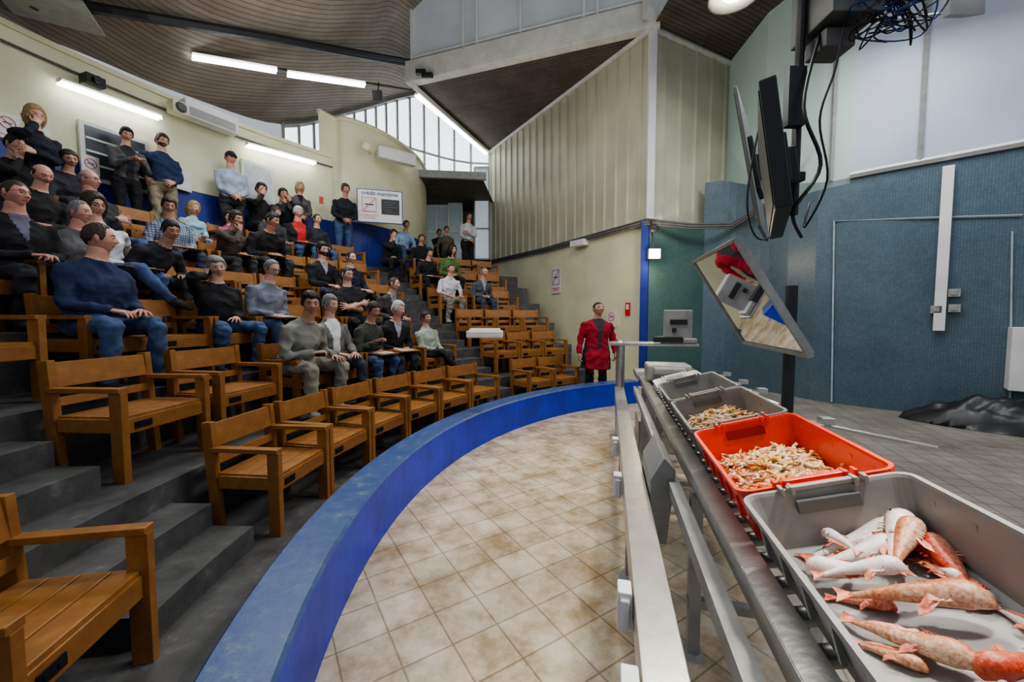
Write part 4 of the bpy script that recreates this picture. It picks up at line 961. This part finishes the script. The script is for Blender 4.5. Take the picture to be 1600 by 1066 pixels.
def pend(loc,ztop,lab):
    o=empty('pendant_lamp',loc,lab,'lamp')
    mb=MB();n=20
    mb.rings([[Vector((r*math.cos(2*PI*i/n),r*math.sin(2*PI*i/n),z)) for i in range(n)] for r,z in ((.04,.16),(.10,.13),(.16,.04),(.18,0),(.17,.0),(.15,.04),(.09,.12))],0,True,False);part('lamp_shade',mb,[M_steelb],o,smooth=True)
    mb=MB();mb.ball((0,0,.04),(.09,.09,.06),14,8);part('bulb',mb,[M_lampw],o,smooth=True)
    mb=MB();mb.tube([(0,0,.15),(0,0,ztop-loc[2])],.012,6);part('rod',mb,[M_steelb],o)
pend((1.6,3.0,3.86),7.8,'round pendant lamp hanging above the conveyor')
wl=empty('work_lamp',at_d(1022,397,8.75),'small floodlight glowing on the wall corner','lamp')
mb=MB();mb.box((0,0,0),(.26,.10,.22));part('housing',mb,[M_steelb],wl,bevel=.01)
mb=MB();mb.box((0,-.055,0),(.22,.01,.18));part('glass',mb,[M_lampw],wl)
mb=MB();mb.tube([(0,.02,.1),(-.05,.1,.75)],.015,6);mb.ball((-.02,.0,.55),(.12,.07,.09),10,8);part('bracket',mb,[M_dark],wl)
def fluo(a,b,label,drop=None):
    a=Vector(a);b=Vector(b);c=(a+b)/2
    o=empty('fluorescent_light',c,label,'lamp','fluorescent lights')
    d=(b-a).normalized();mb=MB();mb.tube([a+Vector((0,0,.05)),b+Vector((0,0,.05))],[(.09,.03)]*2,6,up=(0,0,1));part('fixture',mb,[M_white],o,world=True)
    for s in (-.045,.045):
        n=d.cross(Vector((0,0,1))).normalized()
        mb=MB();mb.tube([a+n*s,b+n*s],.02,8);part('tube',mb,[M_tube],o,world=True)
def onwall(u,v,r=11.05):return on_r(u,v,r)
fluo(onwall(92,130),onwall(250,186),'bright twin tube light on the cream wall')
fluo(onwall(386,228),onwall(492,256),'bright twin tube light on the cream wall')
fluo(at_d(300,90,7.0),at_d(432,112,7.8),'twin tube light hanging under the boarded ceiling')
fluo(at_d(449,117,7.9),at_d(570,134,8.7),'twin tube light hanging under the boarded ceiling')
fluo((TI.x+.05,TI.y+.2,7.6),(PB.x-.1,PB.y-.3,7.6),'long tube light along the soffit edge')
mb=MB();mb.tube([at_d(192,68,6.5)+Vector((0,.2,.1)),at_d(640,140,9.4)+Vector((0,.2,.1))],.02,6);top('light_rail',mb,[M_dark],'thin rail holding the hanging tube lights','rail')
for (u0,v0),(u1,v1),r in (((62,-2),(650,98),.07),((100,0),(655,106),.05),((0,-20),(60,12),.05)):
    pa=chit(u0,v0,.14);pb=chit(u1,v1,.14);pm=chit((u0+u1)/2,(v0+v1)/2,.14)
    pts=smooth2([tuple(pa),tuple(pm),tuple(pb)],6)
    mb=MB();mb.tube(pts,r,6);top('ceiling_duct',mb,[M_dark],'dark cable duct running under the boarded ceiling','duct')
mb=MB();c=chit(75,12,.2);mb.box(c,(.9,.7,.04),0,Matrix.Rotation(.5,3,'Z'));top('hanging_panel',mb,[M_steelb],'flat grey reflector panel under the ceiling','panel')
def wallbox(name,u0,v0,u1,v1,r,dep,mat,label,cat,bev=.03,extra=None):
    c=on_r((u0+u1)/2,(v0+v1)/2,r);a=on_r(u0,(v0+v1)/2,r);b=on_r(u1,(v0+v1)/2,r)
    w=(b-a).length;h=abs((on_r((u0+u1)/2,v0,r)-on_r((u0+u1)/2,v1,r)).z)
    n=Vector((CX-c.x,CY-c.y,0)).normalized();o=empty(name,c,label,cat);o.matrix_basis=facemat(c,n)
    mb=MB();mb.box((0,0,0),(w,h,dep));part('casing',mb,[mat],o,bevel=bev)
    return o,w,h
o,w,h=wallbox('air_conditioner',290,172,366,198,11.0,.25,M_white,'long cream air conditioning unit on the curved wall','air conditioner')
mb=MB()
for i in range(5):mb.box((0,-h*.35+i*.03,.128),(w*.85,.008,.01))
part('grille',mb,[M_greyd],o)
o,w,h=wallbox('speaker',266,160,290,180,11.0,.22,M_cream,'round cream loudspeaker on the wall','speaker')
mb=MB();mb.tube([(0,0,.1),(0,0,.15)],[h*.42,h*.3],16);part('cone',mb,[M_greyd],o)
o,w,h=wallbox('security_camera',131,120,158,135,11.0,.2,M_black,'small black security camera on the wall top','camera',.01)
mb=MB();mb.tube([(0,0,.1),(0,0,.16)],.05,12);part('lens',mb,[M_dark],o)
mb=MB();c=at_d(620,245,10.6);mb.box(c,(1.0,.22,.3),0,Matrix.Rotation(.65,3,'Z'));top('air_conditioner',mb,[M_white],'white air conditioning unit mounted on the booth','air conditioner',bevel=.05)
mb=MB();c=at_d(572,229,10.0);mb.ball(c,(.12,.12,.12),12,8);mb.tube([c,c+Vector((0,.3,-.05))],.03,6);top('siren',mb,[M_cream],'small round cream siren on the booth','siren',smooth=True)
mb=MB();c=at_d(590,150,9);mb.box(c,(.2,.1,.2),0,Matrix.Rotation(.3,3,'X'));mb.tube([c,c+Vector((0,.1,.35))],.015,6);top('flood_light',mb,[M_dark],'black floodlight hanging from the light rail','lamp',bevel=.01)
mb=MB();c=at_d(670,118,10.6);mb.tube([c-Vector((.15,0,0)),c+Vector((.1,-.1,-.05))],.07,10);mb.box(c+Vector((-.2,0,.08)),(.25,.12,.1));top('security_camera',mb,[M_dark],'dark security camera at the beam corner','camera')
mb=MB();c=at_d(1476,20,5.0);mb.rings([[c+Vector((x*.12,-.08,z*.12)) for x,z in ((-1,-1),(1,-1),(1,1),(-1,1))],[c+Vector((x*.2,-.25,z*.17-.03)) for x,z in ((-1,-1),(1,-1),(1,1),(-1,1))]]);mb.tube([c,c+Vector((.1,.8,.5)),c+Vector((1.6,1.2,.9))],.015,6);top('horn_speaker',mb,[M_greyd],'grey horn loudspeaker on the glazed wall','speaker')
o,w,h=wallbox('notice_window',132,206,232,292,11.15,.05,M_white,'white framed internal window in the back wall','window',.005)
mb=MB();mb.box((0,0,.03),(w-.12,h-.12,.01));part('pane',mb,[simple('window_dark',(.08,.09,.10),.15)],o)
mb=MB()
for k in (-1,0,1):mb.box((0,k*h*.22,.04),(w-.12,.03,.015))
part('slat',mb,[M_white],o)
o,w,h=wallbox('door_1',379,256,428,326,11.15,.06,M_white,'white panel door in the back wall','door',.005);o['kind']='structure'
mb=MB();mb.box((w*.0,0,.035),(w-.14,h-.14,.012));part('panel',mb,[simple('door_pale',(.6,.62,.62),.5)],o)
def signframe(c,n,w,h,name,label,mat=M_whitep):
    o=empty(name,c,label,'sign');o.matrix_basis=facemat(c,n)
    mb=MB();mb.box((0,0,0),(w,h,.02));part('board',mb,[mat],o);return o
def nosmoke(o,x,y,r,txt=True):
    mb=MB();mb.tube([(x+r*math.cos(a),y+r*math.sin(a),.014) for a in [2*PI*i/24 for i in range(25)]],r*.06,5)
    mb.tube([(x-r*.7,y+r*.7,.014),(x+r*.7,y-r*.7,.014)],r*.05,5);part('prohibition_ring',mb,[M_red],o)
    mb=MB();mb.box((x,y,.013),(r*1.1,r*.16,.006));part('cigarette',mb,[M_ink],o)
c=at_d(594,323,9.9)
o=signframe(c,Vector((.3,-1,0)),1.02,.76,'wall_sign','white and blue wall sign with no-smoking panel and screen')
mb=MB();mb.box((0,0,-.008),(1.06,.80,.02));part('frame',mb,[M_blue],o)
text('lettering','crédit maritime',.135,o,(0,.30,.013),M_ink,bold=.0015)
mb=MB();mb.box((-.25,.03,.014),(.34,.36,.008));part('panel',mb,[M_white],o)
mb=MB()
for s in (-1,1):mb.box((-.25+s*.16,.03,.022),(.010,.33,.006));mb.box((-.25,.03+s*.165,.022),(.33,.010,.006))
mb.box((-.25,.03,.022),(.014,.38,.006),0,Matrix.Rotation(-.75,3,'Z'));part('prohibition_mark',mb,[M_red],o)
mb=MB();mb.box((-.25,.03,.020),(.2,.03,.004));part('cigarette',mb,[M_ink],o)
text('lettering','INTERDICTION\nDE FUMER',.06,o,(-.25,-.26,.013),M_red)
mb=MB();mb.box((.24,.0,.016),(.42,.36,.012));part('screen',mb,[M_black],o)
mb=MB()
for i in range(5):mb.box((.24-.05*(i%2),.11-.06*i,.024),(.28-.1*(i%2),.012,.002))
part('screen_line',mb,[M_greyd],o)
o=signframe(onwall(11,197,11.15),(CX+6.5,CY-5,0),.24,.34,'no_smoking_sign','white no-smoking poster on the cream wall');nosmoke(o,0,.04,.075);text('lettering','INTERDICTION DE FUMER',.018,o,(0,-.12,.013),M_red)
o=signframe(onwall(141,258,11.08),(CX+6.5,CY-5,0),.22,.28,'no_smoking_sign','small white no-smoking poster beside the window');nosmoke(o,0,.02,.07)
o=signframe(onwall(62,196,11.15),(CX+6.5,CY-5,0),.2,.26,'paper_notice','sheet of white paper pinned on the wall')
o=signframe(onwall(287,282,11.1),(CX+6.5,CY-5,0),.26,.36,'paper_notice','white paper notice on the blue band')
def onlow(u,v,off=.03):
    r=ray(u,v);dx=PB-PA
    k=(r.x*PA.y-PA.x)/(dx.x-r.x*dx.y);d=PA.y+k*dx.y
    nn=Vector((-dx.y,dx.x));nn=nn.normalized()
    if nn.y>0:nn=-nn
    q=at_d(u,v,d);return q+Vector((nn.x,nn.y,0))*off,Vector((nn.x,nn.y,0))
c,nl=onlow(870,439);o=signframe(c,nl,.42,.74,'no_smoking_sign','tall white no-smoking sign on the cream wall')
mb=MB();mb.box((0,.31,.014),(.34,.010,.006));mb.box((0,-.11,.014),(.34,.010,.006));mb.box((-.16,.1,.014),(.010,.42,.006));mb.box((.16,.1,.014),(.010,.42,.006));part('border',mb,[M_ink],o)
mb=MB();mb.box((0,.1,.014),(.022,.44,.008),0,Matrix.Rotation(-.6,3,'Z'));part('prohibition_mark',mb,[M_red],o)
mb=MB();mb.box((0,.1,.012),(.2,.03,.006));part('cigarette',mb,[M_ink],o)
text('lettering','INTERDICTION\nDE FUMER',.052,o,(0,-.25,.013),M_red)
c,nl=onlow(982,483);o=signframe(c,nl,.14,.30,'fire_safety_sign','small red and white safety sign on the wall',M_red)
mb=MB();mb.box((0,.05,.012),(.08,.12,.006));part('symbol',mb,[M_whitep],o)
c,nl=onlow(957,498);o=signframe(c,nl,.3,.42,'no_smoking_sign','white notice with round prohibition symbol on the wall');nosmoke(o,0,.05,.10)
c,nl=onlow(911,381,.14);mb=MB();mb.box(c,(.5,.2,.16),0,Matrix.Rotation(-.9,3,'Z'));top('emergency_light',mb,[M_white],'white emergency light box on the cream wall','lamp',bevel=.02)
c=at_d(502,313,9.35);o=signframe(c,(.5,-1,0),.09,.16,'fire_safety_sign','small red exit sign on the wall',M_red)
def onright(u,v,off=.06):
    r=ray(u,v)
    for i in range(len(tw)-1):
        a,b=tw[i],tw[i+1];dx=b-a;den=(dx.x-r.x*dx.y)
        if abs(den)<1e-9:continue
        k=(r.x*a.y-a.x)/den
        if 0<=k<=1:
            d=a.y+k*dx.y;nn=Vector((dx.y,-dx.x)).normalized()
            if nn.y>0:nn=-nn
            q=at_d(u,v,d);return q+Vector((nn.x,nn.y,0))*off,Vector((nn.x,nn.y,0))
    return at_d(u,v,6),Vector((0,-1,0))
a_,nr=onright(1477,262,.07);b_,_=onright(1470,517,.07)
mb=MB();ang=math.atan2(-nr.x,nr.y);mb.box(((a_.x+b_.x)/2,(a_.y+b_.y)/2,(a_.z+b_.z)/2),(.13,.06,a_.z-b_.z),0,Matrix.Rotation(ang,3,'Z'))
top('cable_trunking',mb,[M_white],'white vertical cable trunking on the blue mosaic wall','trunking',bevel=.008)
for u,v in ((1462,484),(1490,458),(1490,482)):
    c,n2=onright(u,v,.06);mb=MB();mb.box(c,(.13,.08,.12),0,Matrix.Rotation(ang,3,'Z'));mb.box(c+n2*.04,(.07,.02,.07),0,Matrix.Rotation(ang,3,'Z'));top('power_socket',mb,[M_steelb],'grey power socket on the mosaic wall','socket',bevel=.006,group='wall sockets')
door=MB();pp=[onright(*q,.02)[0] for q in ((1300,628),(1304,346),(1450,341),(1597,337))]
door.tube(pp,.018,4);pp=[onright(*q,.02)[0] for q in ((1577,640),(1581,362))];door.tube(pp,.014,4)
top('door_2',door,[simple('trim_pale',(.35,.42,.45),.6)],struct=True)
c,n2=onright(1597,560,.15);mb=MB();mb.box(c,(.3,.3,.9),0,Matrix.Rotation(ang,3,'Z'));top('wall_cabinet',mb,[M_white],'pale wall cabinet on the mosaic wall','cabinet',bevel=.01)
mb=MB();c=Vector((6.9,5.35,0));nU,nV=44,22
vs=[]
for i in range(nU+1):
    for j in range(nV+1):
        x=(i/nU-.5)*2;y=(j/nV-.5)*2;rr=math.sqrt(x*x+y*y)
        h=.0 if rr>=1 else (1-rr*rr)*.42
        nz=mathutils.noise.noise(Vector((x*3,y*3,1)))*.16+mathutils.noise.noise(Vector((x*8,y*6,4)))*.10
        z=max(.004,h+nz*(1 if rr<1 else 0)*(1-rr*.6))
        k=min(1,1/max(rr,.001)) if rr>1 else 1
        px,py=x*k*1.15,y*k*.38
        vs.append(c+Vector((px*.72+py*.7,-px*.72+py*.7,z)))
fs=[(i*(nV+1)+j,(i+1)*(nV+1)+j,(i+1)*(nV+1)+j+1,i*(nV+1)+j+1) for i in range(nU) for j in range(nV)]
mb.add(vs,fs);top('tarpaulin',mb,[simple('black_tarp',(.02,.02,.022),.4,na=.3)],'crumpled black plastic tarpaulin heaped by the wall','tarpaulin',smooth=True)
for sp in P:
    if (sp['u'],sp['row']) in ((565,2),(607,2),(405,3),(262,5),(402,5),(463,6),(164,4),(663,5),(347,5)):
        o=sp['obj'];f=Matrix.Rotation(sp['rz'],3,'Z')@Vector((0,1,0));c=o.location+f*.38*sp['scale']+Vector((0,0,.605*sp['scale']))
        mb=MB();R=Matrix.Rotation(sp['rz'],3,'Z')@Matrix.Rotation(-.08,3,'X');mb.box(c,(.36,.25,.012),0,R);mb.box(c+Vector((0,0,.009)),(.22,.19,.004),1,R)
        top('writing_board',mb,[M_wood,M_whitep],'wooden writing board with paper on a lap','clipboard',group='writing boards')
c=on_z(758,522,1.36);mb=MB();mb.box(c,(.42,.3,.08),0);mb.box(c+Vector((0,0,.05)),(.36,.24,.03));top('white_case',mb,[M_whitep],'white plastic case resting on seat backs','case',bevel=.015)
bpy.context.view_layer.update();dg=bpy.context.evaluated_depsgraph_get()
for o,name,par,loc,mat in TXT:
    me=bpy.data.meshes.new_from_object(o.evaluated_get(dg));me.materials.clear();me.materials.append(mat)
    k=bpy.data.objects.new(name,me);COL.objects.link(k);k.parent=par;k.location=loc;k.name=name
for o,*_ in TXT:bpy.data.objects.remove(o)
# ================= LIGHTS
w=bpy.data.worlds.new('world');SC.world=w;w.use_nodes=True;bg=w.node_tree.nodes['Background'];bg.inputs[0].default_value=(.80,.88,1,1);bg.inputs[1].default_value=.45
def area(name,loc,rot,size,e,col=(1,1,1),sy=None):
    l=bpy.data.lights.new(name,'AREA');l.energy=e;l.size=size;l.color=col
    o=bpy.data.objects.new(name,l);COL.objects.link(o);o.location=loc;o.rotation_euler=rot;return o
area('ring_fill',(1.0,4.5,7.2),(0,0,0),2.5,140,(1,.98,.96))  # added fill light above the ring, no skylight there
area('tier_fill',(-3.2,6.0,5.6),(0,math.radians(-15),0),2.0,105,(.93,.97,1))  # added fill light to brighten the seating, not a fitting of the hall
area('upward_fill',(-1.5,7.0,4.2),(PI,0,0),3.0,75,(1,.97,.92))  # added fill aimed upward to brighten the ceiling, no real source
area('right_side_fill',(4.9,5.0,6.4),(0,math.radians(12),0),2.0,140,(.93,.96,1))  # added fill light to brighten the right floor and mosaic, no lamp there
def spot(loc,tgt,e,ang,col,r=.12,blend=.6):
    l=bpy.data.lights.new('pendant_or_assumed_spot','SPOT');l.energy=e;l.spot_size=math.radians(ang);l.color=col;l.shadow_soft_size=r;l.spot_blend=blend  # serves the pendant's own light and assumed spots that have no fixture
    o=bpy.data.objects.new('pendant_or_assumed_spot',l);COL.objects.link(o);o.location=loc;o.rotation_euler=(Vector(tgt)-Vector(loc)).to_track_quat('-Z','Y').to_euler()
spot((1.3,.9,3.4),(.85,.75,.9),260,50,(1,.97,.92))  # assumed spot over the near crates, unseen and without a fixture
spot((1.6,3.0,3.8),(1.2,2.4,.9),190,95,(1,.95,.86))  # light of the pendant lamp above the conveyor
spot((1.4,3.4,6.5),(.6,4.2,0),420,50,(1,.93,.82),.3,.9)  # assumed spot to light the ring floor, no lamp hangs there
l=bpy.data.lights.new('work_bulb','POINT');l.energy=35;l.color=(1,.85,.6);l.shadow_soft_size=.1
o=bpy.data.objects.new('work_bulb',l);COL.objects.link(o);o.location=at_d(1022,397,8.5)
SC.view_settings.view_transform='AgX'
SC.view_settings.look='AgX - Medium High Contrast'
SC.view_settings.exposure=0.25
